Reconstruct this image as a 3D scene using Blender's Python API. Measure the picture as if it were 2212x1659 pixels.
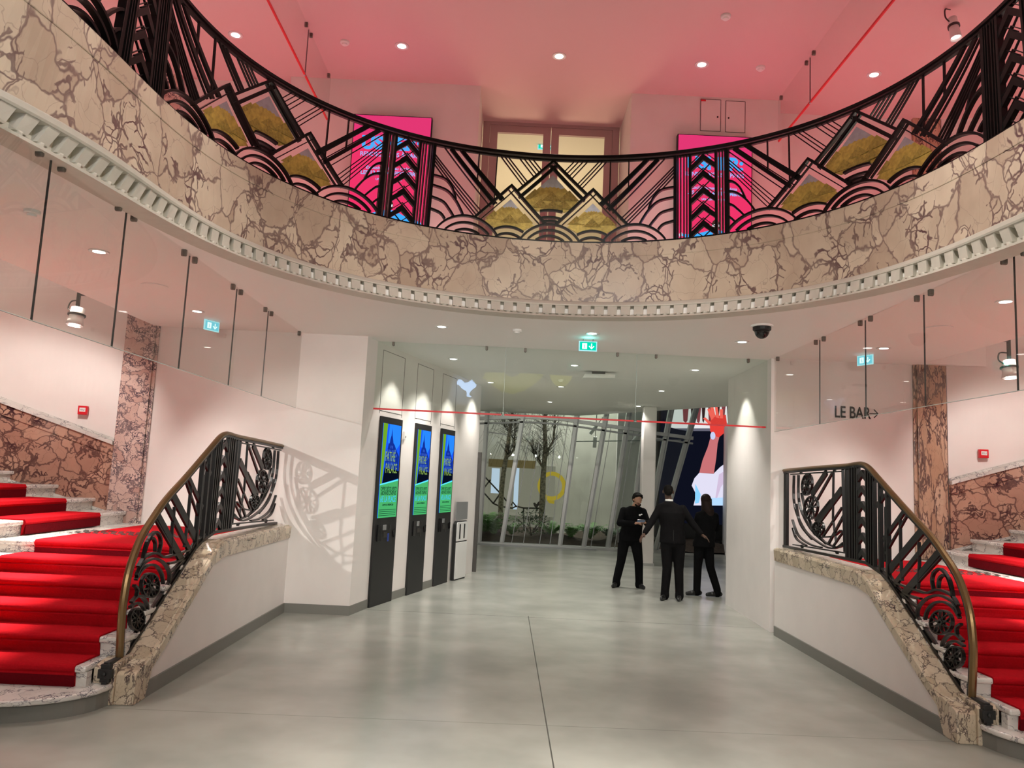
import bpy, bmesh, math, random
import numpy as np
from mathutils import Vector, Matrix
random.seed(7)
S = bpy.context.scene
C = S.collection
for o in list(bpy.data.objects): bpy.data.objects.remove(o)
# ------------------------------------------------------------------ camera
IW, IH, F = 2212., 1659., 1667.3
yaw, pit, rol = (math.radians(a) for a in (.205, 6.885, 2.709))
CAM = np.array([0, 0, 1.8])
FW = np.array([math.sin(yaw)*math.cos(pit), math.cos(yaw)*math.cos(pit), math.sin(pit)])
r0 = np.array([math.cos(yaw), -math.sin(yaw), 0.]); u0 = np.cross(r0, FW)
RT = r0*math.cos(rol)+u0*math.sin(rol); UP = -r0*math.sin(rol)+u0*math.cos(rol)
cd = bpy.data.cameras.new('camera'); cam = bpy.data.objects.new('camera', cd); C.objects.link(cam)
cd.sensor_width = 36; cd.lens = F/IW*36; cd.clip_end = 200
cam.matrix_world = Matrix(((RT[0], UP[0], -FW[0], CAM[0]), (RT[1], UP[1], -FW[1], CAM[1]), (RT[2], UP[2], -FW[2], CAM[2]), (0, 0, 0, 1)))
S.camera = cam
# ------------------------------------------------------------------ world, exposure
w = bpy.data.worlds.new('world'); S.world = w; w.use_nodes = True
w.node_tree.nodes['Background'].inputs[0].default_value = (.55, .58, .62, 1)
w.node_tree.nodes['Background'].inputs[1].default_value = .22
S.view_settings.view_transform = 'Standard'; S.view_settings.look = 'None'
S.view_settings.exposure = 0.1; S.view_settings.gamma = 1; S.view_settings.use_curve_mapping = False
# ------------------------------------------------------------------ room lights
WARM = (1, .86, .74); NEUT = (1, .95, .88); PINK = (1, .07, .15)
def lamp(name, kind, loc, to, power, col, size=.3, size_y=None, spot=60, blend=.5, spread=None):
    l = bpy.data.lights.new(name, kind); l.energy = power; l.color = col
    if kind == 'AREA':
        l.shape = 'RECTANGLE' if size_y else 'DISK'; l.size = size
        if size_y: l.size_y = size_y
        if spread: l.spread = math.radians(spread)
    elif kind == 'SPOT':
        l.spot_size = math.radians(spot); l.spot_blend = blend; l.shadow_soft_size = size
    else: l.shadow_soft_size = size
    o = bpy.data.objects.new(name, l); C.objects.link(o); o.location = loc
    d = Vector(to)-Vector(loc); o.rotation_euler = d.to_track_quat('-Z', 'Y').to_euler()
    return o
# high atrium light, then unseen fill lamps added for lobby and fascia
lamp('atrium_light', 'AREA', (.4, 1.5, 6.8), (.4, 2.4, 0), 230, NEUT, 2.6, 2.6, spread=62)
for x in (-2.2, -.9, .4, 1.7, 3.0):
    lamp('front_fill_light', 'SPOT', (x, -1.6, 3.05), (x*.62+.15, 7, 1.6), 300, NEUT, .06, spot=52, blend=.6)  # added fill spots behind the viewer, not actual fixtures
for x, y, e in ((-2.7, 4.4, 620), (-2.0, 6.6, 260), (2.8, 6.6, 300), (3.4, 4.4, 700)):
    lamp('fascia_spotlight', 'SPOT', (.4+(x-.4)*-.25, 2.6, 6.6), (x, y, 3.9), e, NEUT, .05, spot=46, blend=.8)  # added unseen fill to brighten the sides of the marble fascia
# pink cove washing the upper ceiling from the floor of the gallery
for x, p in ((-3.6, 12), (-1.6, 8), (2.4, 8), (4.4, 14)):
    lamp('pink_cove_light', 'AREA', (x, 8.8, 4.36), (x, 9.0, 7), p, PINK, 1.6, .3)
lamp('pink_side_light', 'AREA', (-4.3, 4, 4.45), (-4.1, 5, 7), 22, PINK, .4, 4)
lamp('pink_side_light', 'AREA', (5.1, 4, 4.45), (4.9, 5, 7), 38, PINK, .4, 4)
# stair lights
lamp('stair_light', 'SPOT', (-5.4, 4.6, 3.1), (-2.2, 9.8, .9), 420, NEUT, .03, spot=44)
lamp('stair_light', 'SPOT', (6.2, 4.6, 3.1), (3.0, 9.8, .9), 300, NEUT, .03, spot=44)
lamp('stair_carpet_light', 'AREA', (-5.5, 8.2, 6.7), (-4.1, 6.3, 0), 170, WARM, .5, spread=50)
lamp('stair_carpet_light', 'AREA', (6.3, 8.2, 6.7), (4.9, 6.3, 0), 170, WARM, .5, spread=50)
# hall
lamp('garden_light', 'AREA', (2, 24.5, 5.5), (1.5, 23.5, 0), 300, (1, .98, .9), 4, 3)
lamp('vestibule_light', 'AREA', (.4, 13, 4.4), (.4, 13, 7), 75, (1, .78, .50), 2)
# ------------------------------------------------------------------ helpers
def ray(x, y): return FW+RT*(x-IW/2)/F-UP*(y-IH/2)/F
def onx(x, y, X): d = ray(x, y); return CAM+d*X/d[0]
def ony(x, y, Y): d = ray(x, y); return CAM+d*Y/d[1]
def onz(x, y, Z): d = ray(x, y); return CAM+d*(Z-CAM[2])/d[2]
def tag(o, label=None, cat=None, group=None, kind=None):
    if label: o['label'] = label
    if cat: o['category'] = cat
    if group: o['group'] = group
    if kind: o['kind'] = kind
    return o
def empty(name, loc=(0, 0, 0), rz=0, label=None, cat=None, group=None, parent=None):
    o = bpy.data.objects.new(name, None); C.objects.link(o); o.location = loc; o.rotation_euler = (0, 0, rz)
    o.empty_display_size = .1
    if parent: o.parent = parent
    return tag(o, label, cat, group)
def copy_tree(o, parent=None):
    c = o.copy(); C.objects.link(c)
    if parent: c.parent = parent
    for ch in list(o.children): copy_tree(ch, c)
    return c
ID = lambda u, v, n: (u, v, n)
class MB:
    def __init__(s): s.v = []; s.f = []; s.m = []
    def add(s, vs, fs, m=0):
        k = len(s.v); s.v += [tuple(map(float, p)) for p in vs]; s.f += [tuple(i+k for i in f) for f in fs]; s.m += [m]*len(fs); return s
    def box(s, a, b, m=0):
        x0, y0, z0 = a; x1, y1, z1 = b
        return s.add([(x0, y0, z0), (x1, y0, z0), (x1, y1, z0), (x0, y1, z0), (x0, y0, z1), (x1, y0, z1), (x1, y1, z1), (x0, y1, z1)],
              [(3, 2, 1, 0), (4, 5, 6, 7), (0, 1, 5, 4), (1, 2, 6, 5), (2, 3, 7, 6), (3, 0, 4, 7)], m)
    def prism(s, poly, n0, n1, M=ID, m=0):
        n = len(poly)
        return s.add([M(u, v, n0) for u, v in poly]+[M(u, v, n1) for u, v in poly],
              [tuple(range(n))[::-1], tuple(range(n, 2*n))]+[(i, (i+1) % n, n+(i+1) % n, n+i) for i in range(n)], m)
    def ribbon(s, pts, wd, d, M=ID, n=0, step=None, m=0):
        P = [np.array(p, float) for p in pts]
        if step:
            Q = [P[0]]
            for a, b in zip(P, P[1:]):
                k = max(1, int(np.linalg.norm(b-a)/step))
                Q += [a+(b-a)*(i+1)/k for i in range(k)]
            P = Q
        vs = []; N = len(P)
        for i, p in enumerate(P):
            t = P[min(i+1, N-1)]-P[max(i-1, 0)]; t = t/(np.linalg.norm(t)+1e-9); q = np.array([-t[1], t[0]])*wd/2
            for a, b in ((1, -1), (1, 1), (-1, 1), (-1, -1)):
                vs.append(M(p[0]+q[0]*a, p[1]+q[1]*a, n+b*d/2))
        fs = [(4*i+j, 4*i+(j+1) % 4, 4*i+4+(j+1) % 4, 4*i+4+j) for i in range(N-1) for j in range(4)]
        return s.add(vs, fs+[(3, 2, 1, 0), (4*N-4, 4*N-3, 4*N-2, 4*N-1)], m)
    def tube(s, pts, r, k=8, m=0, cap=True):
        P = [Vector([float(c) for c in p]) for p in pts]; N = len(P); rr = r if isinstance(r, (list, tuple)) else [r]*N
        vs = []; prev = None
        for i, p in enumerate(P):
            t = (P[min(i+1, N-1)]-P[max(i-1, 0)]).normalized()
            if prev is None:
                a = Vector((0, 0, 1)) if abs(t.z) < .9 else Vector((1, 0, 0)); u = t.cross(a).normalized()
            else: u = (prev-t*prev.dot(t)).normalized()
            prev = u; w_ = t.cross(u)
            for j in range(k):
                a = 2*math.pi*j/k; vs.append(p+(u*math.cos(a)+w_*math.sin(a))*rr[i])
        fs = [(k*i+j, k*i+(j+1) % k, k*i+k+(j+1) % k, k*i+k+j) for i in range(N-1) for j in range(k)]
        if cap: fs += [tuple(range(k))[::-1], tuple(range(k*(N-1), k*N))]
        return s.add(vs, fs, m)
    def lathe(s, prof, c=(0, 0, 0), k=24, m=0, axis='z'):
        vs = []
        for r, z in prof:
            for j in range(k):
                a = 2*math.pi*j/k; x, y = r*math.cos(a), r*math.sin(a)
                vs.append((c[0]+x, c[1]+y, c[2]+z) if axis == 'z' else (c[0]+x, c[1]+z, c[2]+y))
        n = len(prof)
        fs = [(k*i+j, k*i+(j+1) % k, k*i+k+(j+1) % k, k*i+k+j) for i in range(n-1) for j in range(k)]
        if prof[0][0] > 1e-4: fs.append(tuple(range(k))[::-1])
        if prof[-1][0] > 1e-4: fs.append(tuple(range(k*(n-1), k*n)))
        return s.add(vs, fs, m)
    def capsule(s, p0, r0_, p1, r1_, k=12, fl=(1, 1), up=(0, 1, 0)):
        p0 = Vector(p0); p1 = Vector(p1); t = (p1-p0); L = t.length; t.normalize()
        u = Vector(up).cross(t)
        if u.length < .1: u = Vector((1, 0, 0)).cross(t)
        u.normalize(); w_ = t.cross(u); rings = []
        for i in range(-4, 1): a = i*math.pi/8; rings.append((r0_*math.sin(a), r0_*math.cos(a)))
        for i in range(0, 5): a = i*math.pi/8; rings.append((L+r1_*math.sin(a), r1_*math.cos(a)))
        vs = []
        for h, r in rings:
            r = max(r, 1e-4)
            for j in range(k):
                a = 2*math.pi*j/k; vs.append(p0+t*h+u*(math.cos(a)*r*fl[0])+w_*(math.sin(a)*r*fl[1]))
        n = len(rings)
        return s.add(vs, [(k*i+j, k*i+(j+1) % k, k*i+k+(j+1) % k, k*i+k+j) for i in range(n-1) for j in range(k)]+[tuple(range(k))[::-1], tuple(range(k*(n-1), k*n))])
    def loft(s, rings, k=20, cap=True, m=0):   # rings: (cx,cy,cz,rx,ry,pow)
        vs = []
        for cx, cy, cz, rx, ry in rings:
            for j in range(k):
                a = 2*math.pi*j/k; vs.append((cx+rx*math.cos(a), cy+ry*math.sin(a), cz))
        n = len(rings)
        fs = [(k*i+j, k*i+(j+1) % k, k*i+k+(j+1) % k, k*i+k+j) for i in range(n-1) for j in range(k)]
        if cap: fs += [tuple(range(k))[::-1], tuple(range(k*(n-1), k*n))]
        return s.add(vs, fs, m)
    def ball(s, c, r, k=14, q=9):
        prof = [(max(math.cos(a)*1., 1e-4), math.sin(a)) for a in [(-.5+i/q)*math.pi for i in range(q+1)]]
        vs = []; rx, ry, rz = (r, r, r) if not isinstance(r, tuple) else r
        for pr, pz in prof:
            for j in range(k):
                a = 2*math.pi*j/k; vs.append((c[0]+rx*pr*math.cos(a), c[1]+ry*pr*math.sin(a), c[2]+rz*pz))
        n = len(prof)
        return s.add(vs, [(k*i+j, k*i+(j+1) % k, k*i+k+(j+1) % k, k*i+k+j) for i in range(n-1) for j in range(k)]+[tuple(range(k))[::-1], tuple(range(k*(n-1), k*n))])
    def build(s, name, mat, parent=None, smooth=False, bevel=0, autosm=None):
        me = bpy.data.meshes.new(name); me.from_pydata(s.v, [], s.f); me.validate()
        bm = bmesh.new(); bm.from_mesh(me); bmesh.ops.recalc_face_normals(bm, faces=bm.faces); bm.to_mesh(me); bm.free()
        for mt in (mat if isinstance(mat, (list, tuple)) else [mat]): me.materials.append(mt)
        if len(s.m) == len(me.polygons): me.polygons.foreach_set('material_index', s.m)
        if smooth: me.polygons.foreach_set('use_smooth', [True]*len(me.polygons))
        o = bpy.data.objects.new(name, me); C.objects.link(o)
        if parent: o.parent = parent
        if bevel:
            b = o.modifiers.new('bevel', 'BEVEL'); b.width = bevel; b.segments = 2; b.limit_method = 'ANGLE'; b.angle_limit = math.radians(40)
        return o
def text_mb(txt, size, M, d=.002, mats=0, align='CENTER', bold=0, sx=1, sp=1):
    cu = bpy.data.curves.new('t', 'FONT'); cu.body = txt; cu.size = size; cu.align_x = align; cu.offset = bold; cu.space_character = sp
    o = bpy.data.objects.new('t', cu); C.objects.link(o); dg = bpy.context.evaluated_depsgraph_get()
    me = bpy.data.meshes.new_from_object(o.evaluated_get(dg)); bpy.data.objects.remove(o)
    mb = MB(); mb.add([M(v.co.x*sx, v.co.y, d) for v in me.vertices], [tuple(p.vertices) for p in me.polygons]); return mb
# ------------------------------------------------------------------ materials
def mat(name, col=(.8, .8, .8), rough=.5, metal=0, spec=.5, emit=None, es=1, coat=0, noise=0, nscale=8, bump=0, sheen=0, alpha=None):
    m = bpy.data.materials.new(name); m.use_nodes = True; nt = m.node_tree; b = nt.nodes['Principled BSDF']
    b.inputs['Base Color'].default_value = (*col, 1); b.inputs['Roughness'].default_value = rough; b.inputs['Metallic'].default_value = metal
    b.inputs['Specular IOR Level'].default_value = spec; b.inputs['Coat Weight'].default_value = coat; b.inputs['Sheen Weight'].default_value = sheen
    if emit: b.inputs['Emission Color'].default_value = (*emit, 1); b.inputs['Emission Strength'].default_value = es
    if noise or bump:
        tc = nt.nodes.new('ShaderNodeTexCoord'); n = nt.nodes.new('ShaderNodeTexNoise'); n.inputs['Scale'].default_value = nscale; n.inputs['Detail'].default_value = 6
        nt.links.new(tc.outputs['Object'], n.inputs['Vector'])
        if noise:
            r = nt.nodes.new('ShaderNodeValToRGB'); r.color_ramp.elements[0].position = .3; r.color_ramp.elements[1].position = .7
            r.color_ramp.elements[0].color = (*[c*(1-noise) for c in col], 1); r.color_ramp.elements[1].color = (*[min(1, c*(1+noise*.5)) for c in col], 1)
            nt.links.new(n.outputs['Fac'], r.inputs['Fac']); nt.links.new(r.outputs['Color'], b.inputs['Base Color'])
        if bump:
            bp = nt.nodes.new('ShaderNodeBump'); bp.inputs['Strength'].default_value = bump; bp.inputs['Distance'].default_value = .01
            nt.links.new(n.outputs['Fac'], bp.inputs['Height']); nt.links.new(bp.outputs['Normal'], b.inputs['Normal'])
    return m
def marble(name, c1, c2, vein, scale=3., vw=.02, band=.16, rough=.25, warp=.25, st=(1, 1, 1), vein2=None):
    m = bpy.data.materials.new(name); m.use_nodes = True; nt = m.node_tree; N = nt.nodes; L = nt.links; b = N['Principled BSDF']
    def nd(t, **k):
        n = N.new(t)
        for a, v in k.items():
            if a in n.inputs: n.inputs[a].default_value = v
            else: setattr(n, a, v)
        return n
    tc = nd('ShaderNodeTexCoord'); mp = nd('ShaderNodeMapping'); mp.inputs['Scale'].default_value = st; L.new(tc.outputs['Object'], mp.inputs['Vector'])
    wn = nd('ShaderNodeTexNoise'); wn.inputs['Scale'].default_value = scale*.8; wn.inputs['Detail'].default_value = 4; L.new(mp.outputs[0], wn.inputs['Vector'])
    sb = nd('ShaderNodeVectorMath', operation='SUBTRACT'); sb.inputs[1].default_value = (.5, .5, .5); L.new(wn.outputs['Color'], sb.inputs[0])
    sc = nd('ShaderNodeVectorMath', operation='SCALE'); sc.inputs['Scale'].default_value = warp*2; L.new(sb.outputs[0], sc.inputs[0])
    ad = nd('ShaderNodeVectorMath', operation='ADD'); L.new(mp.outputs[0], ad.inputs[0]); L.new(sc.outputs[0], ad.inputs[1])
    def vor(s_, feat):
        v = nd('ShaderNodeTexVoronoi', feature=feat); v.inputs['Scale'].default_value = s_; L.new(ad.outputs[0], v.inputs['Vector']); return v
    big = vor(scale, 'DISTANCE_TO_EDGE'); small = vor(scale*3.2, 'DISTANCE_TO_EDGE'); cel = vor(scale, 'F1'); mid = vor(scale*1.7, 'DISTANCE_TO_EDGE')
    n2 = nd('ShaderNodeTexNoise'); n2.inputs['Scale'].default_value = scale*1.3; n2.inputs['Detail'].default_value = 8; L.new(mp.outputs[0], n2.inputs['Vector'])
    def ss(src, a, c):
        r = nd('ShaderNodeMapRange', interpolation_type='SMOOTHSTEP'); r.inputs['From Min'].default_value = a; r.inputs['From Max'].default_value = c
        r.inputs['To Min'].default_value = 1; r.inputs['To Max'].default_value = 0; L.new(src, r.inputs['Value']); return r.outputs[0]
    def mth(op, a, c):
        r = nd('ShaderNodeMath', operation=op)
        for i, q in enumerate((a, c)):
            if isinstance(q, (int, float)): r.inputs[i].default_value = q
            else: L.new(q, r.inputs[i])
        return r.outputs[0]
    bandw = mth('MULTIPLY', ss(n2.outputs['Fac'], .62, .42), band)
    inband = ss(mth('SUBTRACT', big.outputs['Distance'], bandw), 0, .03)
    sm = mth('MULTIPLY', ss(small.outputs['Distance'], vw*.9, vw*2.6), inband)
    bg = ss(big.outputs['Distance'], vw*.15, vw*1.1)
    md = mth('MULTIPLY', ss(mid.outputs['Distance'], 0, vw*.5), .45)
    vm = mth('MAXIMUM', mth('MAXIMUM', sm, bg), md); vm = mth('MULTIPLY', vm, mth('ADD', mth('MULTIPLY', ss(n2.outputs['Fac'], .75, .45), .3), .7))
    cr = nd('ShaderNodeValToRGB'); cr.color_ramp.elements[0].color = (*c1, 1); cr.color_ramp.elements[1].color = (*c2, 1); cr.color_ramp.elements[0].position = .3; cr.color_ramp.elements[1].position = .75
    sepc = nd('ShaderNodeSeparateColor'); L.new(cel.outputs['Color'], sepc.inputs[0])
    L.new(mth('ADD', mth('MULTIPLY', sepc.outputs[0], .45), mth('MULTIPLY', n2.outputs['Fac'], .6)), cr.inputs['Fac'])
    mx = nd('ShaderNodeMix', data_type='RGBA'); L.new(vm, mx.inputs[0]); L.new(cr.outputs['Color'], mx.inputs[6]); mx.inputs[7].default_value = (*vein, 1)
    L.new(mx.outputs[2], b.inputs['Base Color']); b.inputs['Roughness'].default_value = rough
    return m
def emis(name, col, st=1.): 
    m = bpy.data.materials.new(name); m.use_nodes = True; nt = m.node_tree; nt.nodes.clear()
    e = nt.nodes.new('ShaderNodeEmission'); e.inputs[0].default_value = (*col, 1); e.inputs[1].default_value = st
    o = nt.nodes.new('ShaderNodeOutputMaterial'); nt.links.new(e.outputs[0], o.inputs[0]); return m
def glass(name, tint=(.93, .97, .95), f0=1.5, rough=0., boost=1.):
    m = bpy.data.materials.new(name); m.use_nodes = True; nt = m.node_tree; nt.nodes.clear(); L = nt.links
    t = nt.nodes.new('ShaderNodeBsdfTransparent'); t.inputs[0].default_value = (*tint, 1)
    g = nt.nodes.new('ShaderNodeBsdfGlossy'); g.inputs['Roughness'].default_value = rough
    fr = nt.nodes.new('ShaderNodeFresnel'); fr.inputs[0].default_value = f0
    mx = nt.nodes.new('ShaderNodeMixShader'); o = nt.nodes.new('ShaderNodeOutputMaterial')
    ge = nt.nodes.new('ShaderNodeNewGeometry'); iv = nt.nodes.new('ShaderNodeMath'); iv.operation = 'SUBTRACT'; iv.inputs[0].default_value = boost; L.new(ge.outputs['Backfacing'], iv.inputs[1])
    mn = nt.nodes.new('ShaderNodeMath'); mn.operation = 'MULTIPLY'; mn.use_clamp = True; L.new(iv.outputs[0], mn.inputs[0]); L.new(fr.outputs[0], mn.inputs[1]); L.new(mn.outputs[0], mx.inputs[0])
    L.new(t.outputs[0], mx.inputs[1]); L.new(g.outputs[0], mx.inputs[2]); L.new(mx.outputs[0], o.inputs[0]); return m
M_ = dict(
 wall=mat('white_plaster', (.80, .76, .73), .65, noise=.03, nscale=3, bump=.03),
 ceil=mat('ceiling_paint', (.88, .86, .83), .7),
 base=mat('grey_skirting', (.20, .20, .18), .45, spec=.4),
 iron=mat('black_iron', (.005, .005, .005), .28, spec=.14),
 ironm=mat('stair_iron', (.006, .006, .006), .33, spec=.35),
 brass=mat('bronze_rail', (.20, .13, .06), .35, metal=.85),
 gold=mat('gold_leaf', (.46, .33, .07), .42, metal=.35, noise=.3, nscale=30, bump=.5),
 gold2=mat('dark_gold_leaf', (.34, .245, .05), .45, metal=.35, noise=.35, nscale=45, bump=.9),
 silver=mat('pewter', (.38, .38, .42), .4, metal=.6, noise=.15, nscale=20),
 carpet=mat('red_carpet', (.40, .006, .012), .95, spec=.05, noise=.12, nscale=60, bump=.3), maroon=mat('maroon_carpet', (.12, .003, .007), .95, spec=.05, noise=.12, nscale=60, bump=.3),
 black=mat('black_paint', (.012, .012, .012), .5), blackg=mat('black_gloss', (.01, .01, .011), .12),
 grey=mat('grey_metal', (.33, .34, .34), .4, metal=.4), clampm=mat('clamp_metal', (.16, .14, .12), .4, metal=.6), dgrey=mat('dark_metal', (.06, .055, .05), .4, metal=.5),
 white=mat('white_enamel', (.82, .82, .80), .3), cream=mat('cream_plaster', (.70, .66, .58), .5),
 cornice=mat('cornice_plaster', (.56, .53, .46), .55, noise=.05, nscale=12),
 pinkp=mat('door_paint', (.45, .30, .30), .45), alum=mat('aluminium', (.45, .46, .45), .35, metal=.55),
 redp=mat('red_plastic', (.65, .01, .02), .35), redline=mat('red_line', (.75, .01, .015), .4),
 lamp=emis('lamp_glow', (1, .96, .9), 9), chrome=mat('chrome', (.85, .85, .85), .12, metal=1),
 skinl=mat('skin_light_brown', (.36, .19, .12), .55), skind=mat('skin_dark', (.075, .035, .02), .5), skinw=mat('skin_woman', (.5, .28, .2), .55),
 cloth=mat('black_cloth', (.004, .004, .0045), .9, spec=.08, noise=.3, nscale=9), cloth2=mat('black_suit', (.006, .0055, .006), .85, spec=.1, noise=.3, nscale=7),
 hair=mat('black_hair', (.006, .005, .004), .7, spec=.1), hairb=mat('brown_hair', (.014, .007, .005), .6, spec=.15),
 shoe=mat('black_shoe', (.01, .01, .01), .3), bark=mat('birch_bark', (.42, .36, .27), .8, noise=.75, nscale=16, bump=.8),
 soil=mat('soil', (.05, .032, .018), .95, noise=.5, nscale=12, bump=1), leaf=mat('fern_leaf', (.10, .28, .04), .6, noise=.3, nscale=3), leafd=mat('bush_leaf', (.025, .075, .02), .6, noise=.4, nscale=3),
 twig=mat('twig', (.05, .04, .03), .9), conc=mat('concrete_back', (.52, .51, .46), .8, noise=.12, nscale=1.5),
 glass=glass('clear_glass', (.955, .965, .955), 1.5), glassf=glass('front_glass', (.93, .96, .935), 1.5), glassg=glass('facade_glass', (.83, .87, .84), 1.5), edge=mat('glass_edge', (.45, .55, .52), .2, spec=.8), dedge=mat('dark_joint', (.02, .02, .02), .4),
)
M_['fascia'] = marble('fascia_marble', (.42, .32, .24), (.62, .52, .40), (.11, .055, .06), 3.1, .034, .26, .3, .22, st=(1, 1, .8))
M_['coping'] = marble('coping_marble', (.52, .43, .31), (.74, .64, .49), (.05, .028, .04), 6.5, .028, .16, .16, .16)
M_['newel'] = marble('newel_marble', (.52, .43, .31), (.66, .56, .43), (.045, .022, .03), 11, .05, .2, .18, .1, st=(1, 1, .6))
M_['step'] = marble('step_marble', (.62, .60, .56), (.78, .76, .72), (.10, .09, .12), 4, .02, .22, .2, .35, st=(1, 1, 2))
M_['dado'] = marble('dado_marble', (.42, .23, .17), (.55, .34, .25), (.045, .012, .02), 3.6, .05, .30, .18, .25)
M_['pillar'] = marble('pillar_marble', (.52, .35, .30), (.70, .55, .49), (.04, .03, .06), 4.6, .05, .34, .16, .4)
M_['pillar2'] = marble('streaked_pillar_marble', (.44, .27, .18), (.58, .40, .29), (.05, .025, .035), 7., .06, .34, .18, .2, st=(1, 1, .3))
def floor_mat():
    m = mat('polished_concrete', (.34, .345, .31), .22); nt = m.node_tree; N = nt.nodes; L = nt.links; b = N['Principled BSDF']
    tc = N.new('ShaderNodeTexCoord'); n = N.new('ShaderNodeTexNoise'); n.inputs['Scale'].default_value = 1.1; n.inputs['Detail'].default_value = 4; n.inputs['Roughness'].default_value = .5
    L.new(tc.outputs['Object'], n.inputs['Vector'])
    r = N.new('ShaderNodeValToRGB'); r.color_ramp.interpolation = 'EASE'; r.color_ramp.elements[0].position = .2; r.color_ramp.elements[1].position = .85
    r.color_ramp.elements[0].color = (.27, .275, .245, 1); r.color_ramp.elements[1].color = (.42, .425, .38, 1); L.new(n.outputs['Fac'], r.inputs['Fac'])
    sp = N.new('ShaderNodeSeparateXYZ'); L.new(tc.outputs['Object'], sp.inputs[0]); last = None
    def mt(op, a, c):
        q = N.new('ShaderNodeMath'); q.operation = op
        for i, z in enumerate((a, c)):
            if isinstance(z, (int, float)): q.inputs[i].default_value = z
            else: L.new(z, q.inputs[i])
        return q.outputs[0]
    jx = mt('LESS_THAN', mt('ABSOLUTE', mt('SUBTRACT', sp.outputs[0], .395), 0), .005)
    jx = mt('MULTIPLY', jx, mt('LESS_THAN', sp.outputs[1], 10.45))
    j1 = mt('LESS_THAN', mt('ABSOLUTE', mt('SUBTRACT', sp.outputs[1], 10.36), 0), .006)
    j2 = mt('MULTIPLY', mt('LESS_THAN', mt('ABSOLUTE', mt('SUBTRACT', sp.outputs[1], mt('ADD', mt('MULTIPLY', sp.outputs[0], .02), 5.93)), 0), .004), .5)
    j3 = mt('MULTIPLY', mt('LESS_THAN', mt('ABSOLUTE', mt('SUBTRACT', sp.outputs[1], 15.2), 0), .008), .6)
    j = mt('MAXIMUM', mt('MAXIMUM', jx, j1), mt('MAXIMUM', j2, j3))
    mx = N.new('ShaderNodeMix'); mx.data_type = 'RGBA'; L.new(j, mx.inputs[0]); L.new(r.outputs['Color'], mx.inputs[6]); mx.inputs[7].default_value = (.08, .08, .07, 1); L.new(mx.outputs[2], b.inputs['Base Color'])
    b.inputs['Roughness'].default_value = .25
    return m
M_['floor'] = floor_mat()
H1, H2, ZF, CXM = 3.53, 6.96, 4.28, .39     # soffit, upper ceiling, gallery floor, mirror axis
mir = lambda X: 2*CXM-X
# ------------------------------------------------------------------ balcony plan curves
ZS = dict(r=5.215, t=4.314, b=3.68, d=3.50)
CO = dict(r=(3.2446, -.02, .435, -.18, .02), t=(3.8952, -.8864, .9317, -.2328, .03), b=(4.53, -1.8816, 1.5194, -.4116, .0412), d=(4.1358, -1.3173, 1.0886, -.2536, .0305))
CO['r'] = tuple(.8*a+.2*b for a, b in zip((3.1516, .1934, .3466, -.1643, .0133), CO['t']))
def plan(k, ph, off=0):
    c = CO[k]; p = max(-1.8, min(1.8, ph)); R = c[0]+sum(c[j]*math.cos(j*p) for j in (1, 2, 3))+c[4]*math.sin(p)+off
    return (.36+R*math.sin(ph), 4.3+R*math.cos(ph))
_ph = np.linspace(-2.6, 2.6, 2600); _P = np.array([plan('t', p) for p in _ph]); _s = np.concatenate([[0], np.cumsum(np.linalg.norm(np.diff(_P, axis=0), axis=1))]); _s -= np.interp(0, _ph, _s)
s2ph = lambda s: float(np.interp(s, _s, _ph))
ZT0, ZT1 = ZS['t']+.004, ZS['r']
def RM(s, z, n=0):      # railing surface: arc length, height, depth (+ toward the void)
    ph = s2ph(s); k = (z-ZS['t'])/(ZS['r']-ZS['t']); a = plan('t', ph, .035-n); b = plan('r', ph, .03-n)
    return (a[0]*(1-k)+b[0]*k, a[1]*(1-k)+b[1]*k, z)
# ================================================================== SHELL
def struct(name, mb, m, **k): return tag(mb.build(name, m, **k), kind='structure')
struct('floor', MB().add([(-12, -7, 0), (14, -7, 0), (14, 30, 0), (-12, 30, 0), (-12, -7, -.2), (14, -7, -.2), (14, 30, -.2), (-12, 30, -.2)],
       [(0, 1, 2, 3), (4, 5, 6, 7), (0, 1, 5, 4), (1, 2, 6, 5), (2, 3, 7, 6), (3, 0, 4, 7)]), M_['floor'])
XL, XR, YF = -4.62, 5.40, 9.95
def ring_slab(key, off, z0, z1):
    mb = MB(); cx, cy = .36, 4.3; phs = sorted(set(list(np.linspace(-math.pi, math.pi, 145))+[math.atan2(x-cx, y-cy) for x in (XL, XR) for y in (-5.9, YF)]))
    inn = [plan(key, p, off) for p in phs]; out = []
    for p in phs:
        s, c = math.sin(p), math.cos(p); t = min(((XR-cx) if s > 0 else (XL-cx))/s if abs(s) > 1e-6 else 1e9, ((YF-cy) if c > 0 else (-5.9-cy))/c if abs(c) > 1e-6 else 1e9)
        out.append((cx+s*t, cy+c*t))
    n = len(phs)
    for z in (z0, z1): mb.v += [(x, y, z) for x, y in inn]+[(x, y, z) for x, y in out]
    f = []
    for i in range(n-1):
        f += [(i, i+1, n+i+1, n+i), (2*n+i, 3*n+i, 3*n+i+1, 2*n+i+1), (i, 2*n+i, 2*n+i+1, i+1), (n+i, n+i+1, 3*n+i+1, 3*n+i)]
    mb.f = f; mb.m = [0]*len(f); return mb
struct('ceiling', ring_slab('d', .08, H1, 3.6), M_['ceil'])
struct('floor.002', ring_slab('t', .32, 3.6, ZF), M_['ceil'])
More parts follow.
